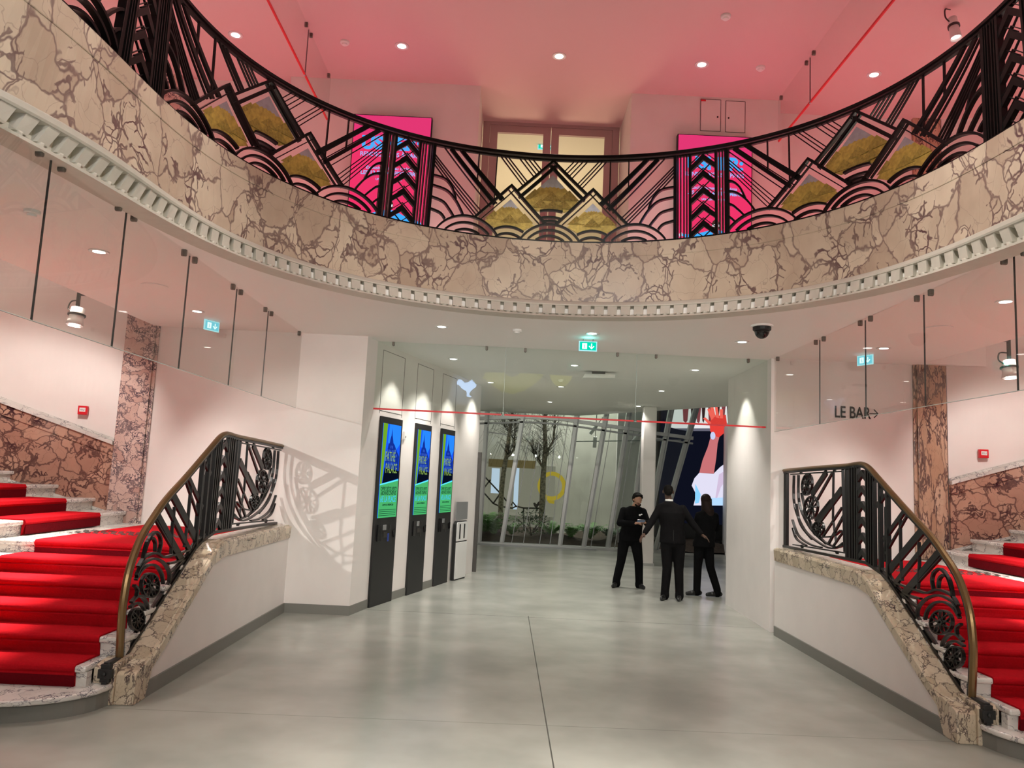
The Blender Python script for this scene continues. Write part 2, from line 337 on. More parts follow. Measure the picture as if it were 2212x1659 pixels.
# hall ceiling behind the opening, ending on a diagonal towards the glass front
ce = [onz(1128, 906, H1)[:2], onz(1567, 878, H1)[:2]]; e0, e1 = np.array(ce[0]), np.array(ce[1]); dv = (e1-e0)/np.linalg.norm(e1-e0)
pa, pb = e0+dv*((20.78-e0[1])/dv[1]), e1+dv*6
struct('ceiling.001', MB().prism([(-4, YF), (9.5, YF), tuple(pb), tuple(pa), (-4.6, tuple(pa)[1])], H1, H1+.5), M_['ceil'])
struct('ceiling.002', MB().box((-9.5, -7, H2), (11, 10.9, H2+.15)), mat('ceiling_with_pink_light', (.72, .47, .48), .7))  # rose tone puts part of the pink light into the ceiling colour
def wall(name, pts, z0, z1, th=.12, m='wall', closed=False, side=1):
    mb = MB(); P = [np.array(p, float) for p in pts]; N = len(P); off = []
    for i, p in enumerate(P):
        t = P[min(i+1, N-1)]-P[max(i-1, 0)]; t /= np.linalg.norm(t); off.append(p+np.array([-t[1], t[0]])*th*side)
    mb.v = [(*p, z0) for p in P]+[(*p, z1) for p in P]+[(*p, z0) for p in off]+[(*p, z1) for p in off]
    for i in range(N-1): mb.f += [(i, i+1, N+i+1, N+i), (2*N+i, 3*N+i, 3*N+i+1, 2*N+i+1), (N+i, N+i+1, 3*N+i+1, 3*N+i), (i, 2*N+i, 2*N+i+1, i+1)]
    mb.f += [(0, N, 3*N, 2*N), (N-1, 3*N-1, 4*N-1, 2*N-1)]; mb.m = [0]*len(mb.f); return struct(name, mb, M_[m])
# lower level
KA, KB, KC, KD = (-1.86, 9.93), tuple(onz(791, 1313.6, 0)[:2]), tuple(onz(962, 1257, 0)[:2]), tuple(onz(1017, 1236, 0)[:2])
wall('wall_front_left', [(-5.0, 9.9), (-1.86, 9.9)], 0, H1, .1)
def kz(p, q, t): return (p[0]+(q[0]-p[0])*t, p[1]+(q[1]-p[1])*t)
kend = kz(KC, KD, 1.05)
wall('wall_kiosk', [(-1.86, 9.9), KB, KC, kend], 0, H1, .3, side=1)
wall('wall_front_right', [(5.78, 10.1), (3.5, 10.1)], 0, H1, .1, side=-1)
RC = tuple(onz(1567, 1305, 0)[:2])
wall('wall_hall_right', [(3.46, 10.1), (3.48, 10.6), RC, (RC[0]+.7, RC[1]+.9), (6.4, 22.8)], 0, H1, .3, side=-1)
wall('wall_hall_left', [kend, (kend[0]-.02, kend[1]+.5), (-.78, 21.8), (-3.5, 22)], 0, 4, .15)
wall('wall_hall_back', [(3.3, 23.0), (12, 23.0)], 0, 6.5, .2)
# curved stair walls either side (mirror pair), two storeys high
SW = [(-4.98, 9.9), (-5.45, 9.80), (-5.95, 9.58), (-6.45, 9.22), (-6.95, 8.65), (-7.3, 7.9), (-7.5, 7.0), (-7.6, 4), (-7.6, -6.5)]
def smooth(P, k=6):
    P = [np.array(p, float) for p in P]; out = []
    for i in range(len(P)-1):
        a, b, c, d = P[max(i-1, 0)], P[i], P[i+1], P[min(i+2, len(P)-1)]
        for t in np.linspace(0, 1, k, endpoint=False): out.append(.5*((2*b)+(c-a)*t+(2*a-5*b+4*c-d)*t*t+(3*b-a-3*c+d)*t**3))
    return [tuple(p) for p in out]+[tuple(P[-1])]
SWs = smooth(SW, 8); SWr = [(mir(x), y+.15) for x, y in SWs]
wall('wall_left', SWs, 0, H2, .2, side=-1); wall('wall_right', SWr, 0, H2, .2, side=1)
wall('wall_back', [(-7.7, -6), (8.5, -6)], 0, H2, .2, side=-1)
# upper level back wall with the recess of the glazed door
YU, YR = 9.75, 10.8
wall('wall_gallery_left', [(-5.1, 9.95), (-3.1, 9.95), (-3.1, YU), (-.57, YU), (-.57, YR)], ZF, H2, .1, side=1)
wall('wall_gallery_right', [(5.85, 10.1), (3.44, 10.1), (3.44, YU), (1.45, YU), (1.45, YR)], ZF, H2, .1, side=-1)
struct('floor.001', MB().box((-5, 9.9, ZF-.3), (6, 16, ZF)), M_['ceil'])
# vestibule behind the glazed door, lit warm
struct('wall_vestibule', MB().box((-2.5, 15.5, ZF), (3.5, 15.6, H2)).box((-2.6, 10.9, ZF), (-2.5, 15.6, H2)).box((3.4, 10.9, ZF), (3.5, 15.6, H2)).box((-2.6, 10.9, H2), (3.5, 15.6, H2+.1)), M_['cream'])
# gallery pilasters and stair pillars (same marble, both storeys)
for sgn, mk in ((0, 'pillar'), (1, 'pillar2')):
    f = (lambda X: mir(X)) if sgn else (lambda X: X); yb = 9.9+.2*sgn
    a, b = sorted((f(-4.97), f(-4.59)))
    mb = MB().box((a, yb-.06, 1.0), (b, yb-.001, H2)); mb.box(tuple((min(f(-4.59), f(-4.55)), yb-.03, 1.)), (max(f(-4.59), f(-4.55)), yb-.001, H1))
    tag(mb.build('marble_pilaster', M_[mk], bevel=.006), kind=None, label='tall %s marble pilaster beside the %s stair landing' % (('streaky brown', 'right') if sgn else ('pink and grey veined', 'left')), cat='pilaster')
# ------------------------------------------------------------------ skirting
def skirt(name, pts, z0=0, h=.115, side=1, th=.015): return wall(name, pts, z0, z0+h, th, 'base', side=-side)
skirt('baseboard_front_left', [(-2.7, 9.9), (-1.86, 9.9), KB], side=1)
# ------------------------------------------------------------------ opening glass smoke curtain with red line
def glass_run(pts_uv, mk3, z0, z1, label, group, redz=None, gmat='glass', dark=True, co_=.11):
    """panels between consecutive positions on a straight line; mk3(u,d,z)->xyz"""
    for i, (a, b) in enumerate(zip(pts_uv, pts_uv[1:])):
        g = empty('glass_panel', mk3((a+b)/2, 0, z0)); o3 = Vector(mk3((a+b)/2, 0, z0)); gap = .003
        def mk(u, z, n): return tuple(Vector(mk3(u, n, z))-o3)
        MB().prism([(a+gap, z0), (b-gap, z0), (b-gap, z1), (a+gap, z1)], -.006, .006, mk).build('pane', M_[gmat], g)
        MB().prism([(a+gap, z0-.004), (b-gap, z0-.004), (b-gap, z0), (a+gap, z0)], -.006, .006, mk).build('bottom_edge', M_['edge'], g)
        MB().prism([(a-.002, z0), (a+.002, z0), (a+.002, z1-.02), (a-.002, z1-.02)], -.0062, .0062, mk).build('side_joint', M_['dedge' if dark else 'edge'], g)
        if redz: MB().prism([(a+.02, z0-.006), (b-.02, z0-.006), (b-.02, z0+redz), (a+.02, z0+redz)], -.0085, .0085, mk).build('red_warning_line', M_['redline'], g)
        for c in ((a+co_), (b-co_)):
            if b-a < .3: continue
            mb = MB(); mb.prism([(c-.016, z1-.045), (c-.008, z1-.056), (c+.008, z1-.056), (c+.016, z1-.045), (c+.016, z1), (c-.016, z1)], -.02, .02, mk)
            cl = mb.build('clamp', M_['clampm'], g, bevel=.004)
        tag(g, label(i), 'glass panel', group)
ordn = ['first', 'second', 'third', 'fourth', 'fifth', 'sixth', 'seventh']
GZ = 2.555
YL = [3.2, 4.32]+[float(onx(x, y, -2.72)[1]) for x, y in ((262, 560), (400, 650), (505, 700), (574, 740))]+[9.88]
glass_run(YL, lambda u, d, z: (-2.72+d, u, z), GZ, H1, lambda i: 'clear glass smoke screen panel over the left handrail, %s from the far wall' % ordn[len(YL)-2-i], 'smoke screen over the left stair rail')
YRr = [3.2, 4.25]+[float(onx(x, y, 3.50)[1]) for x, y in ((2193, 640), (1997, 730), (1870, 790), (1771, 850))]+[10.08]
glass_run(YRr, lambda u, d, z: (3.50-d, u, z), GZ, H1, lambda i: 'clear glass smoke screen panel over the right handrail, %s from the far wall' % ordn[len(YRr)-2-i], 'smoke screen over the right stair rail')
XF = [-1.84]+[float(ony(x, y, 10.25)[0]) for x, y in ((1090, 820), (1374, 830))]+[3.46]
glass_run(XF, lambda u, d, z: (u, 10.25+d, z), 2.615, H1, lambda i: 'wide glass panel with a red line over the hall opening, %s' % ['above the ticket machines', 'in the middle', 'at the right end'][i], 'smoke screen over the hall opening', redz=.016, gmat='glassf', dark=False, co_=.26)
# upper level smoke screens parallel to the hall
zu = float(onx(640, 125, -2.57)[2])
YLu = [3.0, 4.6, 6.1]+[float(onx(663, 110, -2.57)[1])]+[9.74]
glass_run(YLu, lambda u, d, z: (-2.57+d, u, z), zu, H2, lambda i: 'upper glass smoke screen panel on the pink ceiling, left side, %s from the wall' % ordn[3-i], 'upper left smoke screen', redz=.018)
YRu = [3.0, 4.6, 6.1]+[float(onx(1750, 180, 3.405)[1])]+[9.74]
glass_run(YRu, lambda u, d, z: (3.405-d, u, z), zu, H2, lambda i: 'upper glass smoke screen panel on the pink ceiling, right side, %s from the wall' % ordn[3-i], 'upper right smoke screen', redz=.018)
# ================================================================== BALCONY
def sweep(curves_fn, prof, ph0=-2.55, ph1=2.55, n=240):
    mb = MB(); m = len(prof)
    for i in range(n+1):
        ph = ph0+(ph1-ph0)*i/n
        for z, off in prof: x, y = curves_fn(ph, z, off); mb.v.append((x, y, z))
    for i in range(n):
        for j in range(m): mb.f.append((i*m+j, i*m+(j+1) % m, (i+1)*m+(j+1) % m, (i+1)*m+j))
    mb.m = [0]*len(mb.f); return mb
def fas(ph, z, off):
    k = (z-ZS['b'])/(ZS['t']-ZS['b']); a, b = plan('b', ph, off), plan('t', ph, off); return a[0]*(1-k)+b[0]*k, a[1]*(1-k)+b[1]*k
fo = struct('trim_1', sweep(fas, [(3.67, 0), (4.17, 0), (4.17, -.004), (4.175, -.007), (4.314, -.007), (4.314, .22), (3.67, .12)]), M_['fascia'])
def cor(ph, z, off):
    k = (z-ZS['d'])/(ZS['b']-ZS['d']); a, b = plan('d', ph, off), plan('b', ph, off); return a[0]*(1-k)+b[0]*k, a[1]*(1-k)+b[1]*k
co = struct('trim_2', sweep(cor, [(3.50, 0), (3.517, 0), (3.521, .03), (3.535, .05), (3.628, .06), (3.630, -.030), (3.642, -.038), (3.657, -.038), (3.660, -.022), (3.678, -.022), (3.69, -.004), (3.69, .15), (3.50, .2)]), M_['cornice'])
s = -6.3; k = 0
while s < 6.3:
    ph = s2ph(s)
    if abs(ph) < 2.1 and k < 98:
        dp = .043/3.2; mb = MB(); pr = [(3.534, .014), (3.629, -.022), (3.629, .095), (3.534, .085)]
        for q in (-1, 1):
            for z, off in pr: x, y = cor(ph+q*dp*(1 if z > 3.6 else .92), z, off); mb.v.append((x, y, z))
        mb.f = [(0, 1, 2, 3), (7, 6, 5, 4), (0, 4, 5, 1), (1, 5, 6, 2), (2, 6, 7, 3), (3, 7, 4, 0)]; mb.m = [0]*6
        x, y = cor(ph, 3.53, .03); mb.lathe([(.0, -.014), (.02, -.008), (.026, .012), (.026, .02)], (x, y, 3.520), 8)
        mb.build('dentil', M_['cornice'], co); k += 1
    s += .137
# --- wrought iron railing
BR = empty('balcony_railing', (0, 0, 0), label='black wrought iron balcony railing with golden mountain plates above the veined marble fascia', cat='railing')
TH = ZT1-.03-ZT0
HW, PW = 1.32, .29      # half widths of panel and pilaster
s_lo, s_hi = s2ph(-7.4), s2ph(7.4)
mb = MB(); hr = [(-.03, -.012), (-.028, .016), (0, .03), (.028, .016), (.03, -.012)]; N = 260
for i in range(N+1):
    sv = -7.3+14.6*i/N
    for n_, z_ in hr: mb.v.append(RM(sv, ZT1+z_, n_))
for i in range(N):
    for j in range(5): mb.f.append((i*5+j, i*5+(j+1) % 5, (i+1)*5+(j+1) % 5, (i+1)*5+j))
mb.m = [0]*len(mb.f); mb.build('handrail', M_['iron'], BR, smooth=False)
MB().ribbon([(-7.3, ZT0+.006), (7.3, ZT0+.006)], .02, .05, RM, step=.06).build('bottom_rail', M_['iron'], BR)
MB().ribbon([(-7.3, ZT1-.035), (7.3, ZT1-.035)], .02, .035, RM, step=.06).build('top_rail', M_['iron'], BR)
UX, HWc = .91, HW
def P(sc, U, V): return (sc+max(-HWc, min(HWc, U*UX)), ZT0+.015+V*TH)
def arcpts(u0, v0, r, a0, a1, n=22): return [(u0+r*math.cos(a), v0+r*math.sin(a)) for a in np.linspace(a0, a1, n)]
def clip_arc(u0, c, r, umin, umax, vmin=0.):
    out = []
    for a in np.linspace(math.pi*.999, .001, 60):
        u, v = u0+r*math.cos(a), c+r*math.sin(a)
        if umin <= u <= umax and v >= vmin: out.append((u, v))
    return out
def panel(sc):
    g = empty('mountain_panel', RM(sc, ZT0), parent=BR); g.matrix_world = Matrix.Identity(4); g.location = (0, 0, 0)
    def M(u, z, n): return RM(u, z, n)
    def bars(name, lines, wd, d, n=0, mirror=True):
        for sg in ((1, -1) if mirror else (1,)):
            mb = MB()
            for ln in lines: mb.ribbon([P(sc, sg*u, v) for u, v in ln], wd, d, M, n, step=.05)
            mb.build(name, M_['iron'], g)
    for sg in (1, -1):
        pp = MB().ribbon([(sc+sg*HW, ZT0), (sc+sg*HW, ZT1-.03)], .034, .06, M).build('post', M_['iron'], g)
    # diagonal rays, left half listed then mirrored
    thin = [[(-1.52, .88), (-.83, .27)], [(-1.52, .845), (-.86, .245)], [(-1.52, .81), (-.89, .22)], [(-1.52, .765), (-.93, .215)],
            [(-1.36, .97), (-.74, .35)], [(-1.12, .975), (-.57, .46)], [(-1.25, .97), (-.66, .40)], [(-1.17, .97), (-.62, .44)],
            [(-.665, .98), (-.345, .63)], [(-.615, .98), (-.32, .66)], [(-.57, .98), (-.30, .69)],
            [(-.43, .98), (-.225, .755)], [(-.375, .98), (-.195, .785)], [(-.32, .98), (-.165, .815)], [(-.265, .98), (-.14, .845)]]
    bars('ray_bars', thin, .0095, .02)
    bars('wide_ray_bars', [[(-1.28, .965), (-.69, .385)], [(-1.14, .965), (-.60, .455)]], .036, .02, n=.004)
    bars('upright_bars', [[(-.925, .98), (-.925, .60)], [(-.70, .98), (-.70, .38)]], .012, .024)
    # chevron mountain frames
    big = [[(0, .965), (-.42, .575)], [(-.02, .90), (-.40, .545)]]
    bars('mountain_frame', [[(.012, .975), (-.43, .57)], [(0.02, .90), (-.40, .5)]], .024, .05)
    bars('inner_frame_bars', [[(.05, .905), (-.37, .505)], [(.05, .93), (.0, .88)]], .009, .03)
    for sg in (1, -1):
        MB().ribbon([P(sc, sg*u, v) for u, v in ((-.93, .195), (-.5, .635), (-.06, .20))], .026, .05, M, .002, step=.05).build('mountain_frame', M_['iron'], g)
        m2 = MB()
        for ln in ([(-.46, .585), (-.86, .175)], [(-.54, .585), (-.14, .20)]): m2.ribbon([P(sc, sg*u, v) for u, v in ln], .009, .03, M, .002, step=.05)
        m2.build('inner_frame_bars', M_['iron'], g)
    # plates
    def plate(cu, apex, half, hz, bot, sub):
        sl = 1.
        zig = lambda a, b, v, n, amp: [(a+(b-a)*i/n, v+(amp if i % 2 else 0)+.018*math.sin(3.1*i/n)) for i in range(n+1)]
        ys = apex-hz; wS = hz*sl
        body = [(cu-wS, ys)]+zig(cu-wS*.8, cu+wS*.8, ys-.005, 10, -.014)+[(cu+wS, ys)]+[(cu+half, apex-half*sl)]+bot[::-1]+[(cu-half, apex-half*sl)]
        pl = MB().prism([P(sc, u, v) for u, v in body], -.006, .004, M).build('mountain_plate', M_['gold'], g)
        MB().prism([P(sc, u, v) for u, v in [(cu, apex), (cu+wS, ys)]+zig(cu+wS*.8, cu-wS*.8, ys-.005, 10, -.014)+[(cu-wS, ys)]], -.007, .001, M).build('snow_cap', M_['silver'], pl)
        mb = MB()
        for qi, (u, v, w_) in enumerate(sub):
            lo = max(v-w_, min(b[1] for b in bot)+.02)
            k_ = v-lo; mb.prism([P(sc, uu, vv) for uu, vv in ((u, v), (u+k_, lo), (u-k_, lo))], .003, .006+.0022*qi, M)
        mb.build('embossed_hills', M_['gold2'], pl)
    arcb = clip_arc(0, -.214, .585, -.155, .155)
    plate(0, .80, .34, .155, [(-.17, .35)]+arcb+[(.17, .35)], [(-.21, .62, .13), (0, .60, .12), (.21, .62, .13), (-.13, .50, .11), (.02, .495, .12), (.15, .50, .11)])
    for sg in (-1, 1):
        b2 = clip_arc(sg*.5, -.20, .345, sg*.5-.17, sg*.5+.17)
        plate(sg*.5, .47, .31, .10, [(sg*.5-.29, .17)]+b2+[(sg*.5+.29, .17)], [(sg*.5-.19, .315, .11), (sg*.5, .29, .11), (sg*.5+.18, .31, .11)])
    # cloud arcs
    mb = MB(); A = lambda pts, w_=.019: mb.ribbon([P(sc, u, v) for u, v in pts], w_, .042, M, .004) if len(pts) > 2 else None
    for r in (.415, .345, .275): A(clip_arc(0, -.214, r, -2, 2))
    for r in (.585, .50, .455): A(clip_arc(0, -.214, r, -.16 if r > .55 else -.125, .16 if r > .55 else .125))
    for sg in (-1, 1):
        for r in (.335, .255): A(clip_arc(sg*.5, -.20, r, sg*.5-.19, sg*.5+.19))
        for r in (.44, .36, .28): A(clip_arc(sg*1.0, -.235, r, min(sg*1.42, sg*.5), max(sg*1.42, sg*.5)))
        A([(sg*u, v) for u, v in smooth([(-1.52, .615), (-1.33, .60), (-1.23, .52), (-1.175, .40), (-1.17, .38)])])
        A([(sg*u, v) for u, v in smooth([(-1.52, .50), (-1.30, .47), (-1.18, .38), (-1.10, .27), (-1.06, .195)])])
        A([(sg*u, v) for u, v in smooth([(-1.52, .365), (-1.33, .33), (-1.24, .25), (-1.18, .175)])])
        A([(sg*u, v) for u, v in smooth([(-1.52, .225), (-1.35, .19), (-1.28, .125)])])
    mb.build('cloud_arcs', M_['iron'], g)
def pilaster(sc):
    g = empty('chevron_pilaster', (0, 0, 0), parent=BR)
    mb = MB()
    for sg in (-1, 1):
        mb.ribbon([(sc+sg*.135, ZT0), (sc+sg*.135, ZT1-.03)], .026, .055, RM)
    mb.build('post', M_['iron'], g)
    mb = MB()
    for sg in (-1, 1):
        for u in (.17, .20, .235, .262): mb.ribbon([(sc+sg*u, ZT0), (sc+sg*u, ZT1-.03)], .010, .05, RM)
    mb.build('upright_bars', M_['iron'], g)
    for i in range(5):
        z = ZT0+TH*(.20+.195*i); w_ = .125; q = .105
        pts = [(sc-w_, z-q-.055), (sc, z-.06), (sc+w_, z-q-.055), (sc+w_, z-q), (sc, z), (sc-w_, z-q)]
        mb = MB().prism([pts[0], pts[1], pts[4], pts[5]], -.02, .022, RM).prism([pts[1], pts[2], pts[3], pts[4]], -.02, .022, RM)
        mb.ribbon([(sc-w_, z-q+.03), (sc, z+.03), (sc+w_, z-q+.03)], .007, .02, RM)
        z2 = z-.06
        mb.ribbon([(sc-.07, z2-.045), (sc+.06, z2-.155)], .008, .016, RM); mb.ribbon([(sc+.07, z2-.045), (sc-.06, z2-.155)], .008, .016, RM)
        mb.build('chevron', M_['iron'], g)
for sc_, ux in ((0, .89), (-3.17, .97), (3.17, .97), (-6.36, .97), (6.36, .97)):
    UX = ux; panel(sc_)
for sc_ in (-4.78, -1.61, 1.61, 4.78): pilaster(sc_)
# ================================================================== STAIRS (left one, mirrored for the right)
RISE, ZL = .147, 1.005
SY = [5.42, 5.80, 6.11, 6.42, 6.73, 7.04, 7.37]; SZ = [.155, .30, .443, .595, .745, .885, ZL]
def stair(side):
    f = (lambda X: mir(X)) if side else (lambda X: X); nm = 'right' if side else 'left'
    def bx(mb, a, b):
        x0, x1 = sorted((f(a[0]), f(b[0]))); return mb.box((x0, a[1], a[2]), (x1, b[1], b[2]))
    st = empty('staircase', (f(-4), 6.5, 0), label='%s marble staircase with a landing, climbing away from the lobby' % nm, cat='staircase'); off = Vector(st.location)
    def put(mb, name, m, parent=st, origin=off, **k):
        mb.v = [(x-origin[0], y-origin[1], z-origin[2]) for x, y, z in mb.v]; return mb.build(name, m, parent, **k)
    Xo, Xi = -7.3, -2.84
    # plinth slab with rounded end
    def slab(z0, z1, o): 
        pts = [(f(-7.4), 5.42-o)]+[(f(-3.5+o*0), 5.42-o)]+[(f(-3.5+(.66+o*.5)*math.sin(a)), 5.42+.5-(.5+o)*math.cos(a)) for a in np.linspace(.05, 1.5, 10)]+[(f(-2.81), 6.0), (f(-7.4), 6.0)]
        return MB().prism(pts, z0, z1)
    put(slab(.115, .155, .05), 'bottom_slab', M_['step'], bevel=.012)
    put(slab(0, .115, 0), 'plinth', M_['base'])
    for i in range(1, 7):
        y0, z1 = SY[i], SZ[i]; y1 = SY[i+1]+.02 if i < 6 else 9.9
        mb = MB(); Xe = -2.955 if i == 1 else Xi; bx(mb, (Xo, y0, z1-.045), (Xe, y1, z1)); put(mb, 'tread' if i < 6 else 'landing', M_['step'], bevel=.014)
        mb = MB(); bx(mb, (Xo, y0+.03, max(0, SZ[i-1]-.02)), (Xe, y0+.10, z1-.045)); put(mb, 'riser', M_['step'])
    # upper flight turning outwards
    uf = [(-4.72, 1), (-5.12, 2), (-5.54, 3), (-5.98, 4), (-6.44, 5)]
    wl = lambda X: float(np.interp(-X, [-p[0] for p in SWs], [p[1] for p in SWs]))
    for k, (X, j) in enumerate(uf):
        z = ZL+RISE*j; Xn = -7.3
        mb = MB(); mb.prism([(f(X), 7.30+.05*j), (f(X), wl(X)-.02), (f(max(Xn, X-.5)), wl(X-.5)-.02), (f(max(Xn, X-.5)), 7.3+.05*j)], z-.045, z); put(mb, 'upper_tread', M_['step'], bevel=.012)
        mb = MB(); mb.prism([(f(X-.03), 7.34+.05*j), (f(X-.03), wl(X)-.02), (f(max(Xn, X-.5)), wl(X-.5)-.02), (f(max(Xn, X-.5)), 7.34+.05*j)], z-RISE, z-.045); put(mb, 'upper_riser', M_['step'])
    # --- carpet runner
    cp = empty('stair_carpet', (f(-4.5), 6.5, .3), label='red carpet runner laid over the %s marble staircase' % nm, cat='carpet'); co_ = Vector(cp.location)
    XA = [-3.20, -3.06, -2.99, -2.93, -2.90, -2.90]
    XA = [-3.05, -2.98, -2.93, -2.90, -2.89, -2.88]
    XR_ = [float(onx(163, 1441, -3)[0]), 0, 0, 0, 0, 0]
    for i in range(1, 7):
        y0, z1 = SY[i], SZ[i]; y1 = SY[i+1] if i < 6 else 9.55
        xr = [-3.03, -3.03, -2.99, -2.97, -2.95, -2.93][i-1]; xl = [-9, -7.2, -4.9, -4.62, -4.45, -4.35][i-1]; xl = max(xl, -7.25)
        n = 6; prof = [(y0+.026, SZ[i-1]+.0)] + [(y0+.012, SZ[i-1]+.05)]+[(y0-.004, z1-.055)]+[(y0+.018-.034*math.sin(a), z1-.016-.03*math.cos(a)+.0) for a in np.linspace(.4, math.pi, 8)]
        prof += [(y1+.02, z1+.014)]; inn = [(y1+.02, z1+.002), (y0+.02, z1+.001), (y0+.008, z1-.03), (y0+.02, z1-.06), (y0+.032, SZ[i-1])]
        poly = prof+inn
        mb = MB().prism(poly, min(f(xl), f(xr)), max(f(xl), f(xr)), lambda u, v, n_: (n_, u, v)); put(mb, 'carpet_step' if i < 6 else 'landing_carpet', M_['carpet'], cp, co_, smooth=False)
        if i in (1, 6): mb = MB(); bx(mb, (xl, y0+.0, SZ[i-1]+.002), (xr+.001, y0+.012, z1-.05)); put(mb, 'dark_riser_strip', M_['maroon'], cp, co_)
    mb = MB()
    for r_ in range(5):
        for q in range(30):
            X = -4.5+q*.062+(r_ % 2)*.031; Y = 8.15+r_*.085+.03*math.sin(q*2.1)
            bx(mb, (X, Y, ZL+.014), (X+.046, Y+.04, ZL+.0165))
    put(mb, 'woven_lettering', M_['black'], cp, co_)['kind'] = 'stuff'
    for k, (X, j) in enumerate(uf):
        z = ZL+RISE*j; yb = 7.72+.04*j; yt = wl(X)-.72; Xn = X-.42
        prof = [(f(X-.03+.03), z-RISE+.006), (f(X+.02), z-.05), (f(X+.03), z-.02), (f(X+.012), z+.012), (f(Xn), z+.014), (f(Xn), z+.002), (f(X-.01), z+.001), (f(X-.012), z-RISE+.006)]
        if j == 1: prof = prof
        mb = MB().prism(prof, yb, yt, lambda u, v, n_: (u, n_, v)); put(mb, 'carpet_step', M_['carpet'], cp, co_)
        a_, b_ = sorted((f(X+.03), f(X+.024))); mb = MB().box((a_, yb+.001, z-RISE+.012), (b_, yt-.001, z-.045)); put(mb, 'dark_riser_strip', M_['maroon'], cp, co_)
    # --- side wall below the marble coping
    YB = 7.38
    def sidewall():
        pts = [(6.1, 0), (9.93, 0), (9.93, .98), (7.5, .96), (7.38, .90), (6.1, .13)]
        return MB().prism(pts, f(-2.88), f(-2.68), lambda u, v, n_: (n_, u, v))
    struct('wall_stair_%s' % nm, sidewall(), M_['wall'])
    struct('baseboard_stair_%s' % nm, MB().prism([(6.02, 0), (9.9, 0), (9.9, .115), (6.02, .115)], f(-2.68), f(-2.662), lambda u, v, n_: (n_, u, v)), M_['base'])
    # coping: profile swept along the slope and the level part
    cpg = empty('marble_coping', (f(-2.78), 8, 1), label='cream veined marble coping on the %s stair wall under the iron railing' % nm, cat='coping'); c0 = Vector(cpg.location)
    path = [(6.06, .215), (6.45, .43), (6.9, .70), (7.36, .985), (7.48, 1.045), (7.62, 1.072), (9.9, 1.075)]
    prof = [(-.14, -.165), (.125, -.165), (.135, -.03), (.125, -.012), (.105, -.01), (.10, 0), (-.14, 0)]
    mb = MB(); n = len(prof)
    for y, z in path:
        for a, b in prof: mb.v.append((f(-2.79+a), y, z+b*(.72 if y < 7.4 else .97)))
    for i in range(len(path)-1):
        for j in range(n): mb.f.append((i*n+j, i*n+(j+1) % n, (i+1)*n+(j+1) % n, (i+1)*n+j))
    mb.f += [tuple(range(n)), tuple(range((len(path)-1)*n, len(path)*n))]; mb.m = [0]*len(mb.f)
    put(mb, 'coping_rail', M_['coping'], cpg, c0)
    # newel block at the foot
    mb = MB(); A = [(-3.0, 0), (-2.66, 0)]
    nb = [(5.95, 0), (6.14, 0), (6.24, .24), (6.16, .285), (5.97, .235), (5.95, .215)]
    mb.prism([(5.93, 0), (6.2, 0), (6.22, .31), (6.12, .305), (5.97, .285), (5.93, .26)], f(-2.96), f(-2.80), lambda u, v, n_: (n_, u, v)); mb.prism(nb, f(-2.80), f(-2.655), lambda u, v, n_: (n_, u, v))
    put(mb, 'newel_block', M_['newel'], cpg, c0, bevel=.006)
    # --- iron railing
    XRl = -2.86; rg = empty('stair_railing', (f(XRl), 7.5, 1), label='black iron stair railing with bronze handrail and rosettes on the %s marble coping' % nm, cat='railing'); ro = Vector(rg.location)
    def MP(u, z, n_): return (f(XRl+n_)-ro[0], u-ro[1], z-ro[2])
    def Z(zx, zy): p = onx(230+zx*.3497, 920+zy*.3497, XRl); return (float(p[1]), float(p[2]))
    LN = lambda *a: [Z(*q) for q in a]
    def rb(name, lines, wd, d=.03, n_=0, m='ironm', step=None, per=False):
        if per: return [rb(name, [l], wd, d, n_, m, step) for l in lines]
        mb = MB()
        for l in lines: mb.ribbon(l, wd, d, MP, n_, step)
        return mb.build(name, M_[m], rg)
    hp = smooth(LN((1128, 135), (960, 98), (820, 70), (770, 55), (735, 50), (700, 70), (640, 140), (500, 305), (370, 450), (285, 570), (217, 680), (168, 800), (132, 920), (110, 1040), (96, 1150), (86, 1300), (78, 1455)), 5)
    # handrail: bronze oval section on the outside, black fillet inside
    mb = MB(); sec = [(-.026, -.010), (-.03, .004), (-.018, .02), (0, .026), (.018, .02), (.03, .004), (.026, -.010)]
    Np = len(hp)
    for i in range(Np):
        a = np.array(hp[min(i+1, Np-1)])-np.array(hp[max(i-1, 0)]); a /= np.linalg.norm(a); q = np.array([a[1], -a[0]])
        if q[1] < 0 and i < Np*.35: q = -q
        q = np.array([a[1], -a[0]]); 
        for x_, h_ in sec: mb.v.append(MP(hp[i][0]+q[0]*h_, hp[i][1]+q[1]*h_, x_))
    k7 = len(sec)
    for i in range(Np-1):
        for j in range(k7): mb.f.append((i*k7+j, i*k7+(j+1) % k7, (i+1)*k7+(j+1) % k7, (i+1)*k7+j))
    mb.f += [tuple(range(k7)), tuple(range((Np-1)*k7, Np*k7))]; mb.m = [0]*len(mb.f); mb.build('handrail', M_['brass'], rg, smooth=False)
    inner = []
    for i in range(Np):
        a = np.array(hp[min(i+1, Np-1)])-np.array(hp[max(i-1, 0)]); a /= np.linalg.norm(a); inner.append((hp[i][0]-a[1]*.024, hp[i][1]+a[0]*.024))
    rb('rail_fillet', [inner], .022, .036)
    base = LN((105, 1420), (210, 1262), (380, 1000), (540, 752), (600, 697), (660, 655), (1080, 594))
    hi = lambda y: float(np.interp(y, [p[0] for p in inner[::-1]], [p[1] for p in inner[::-1]]))
    lo = lambda y: float(np.interp(y, [p[0] for p in base], [p[1] for p in base]))
    rb('base_bar', [base], .028, .045); rb('base_bar', [[(y, z+.045) for y, z in base[:5]]], .014, .03)
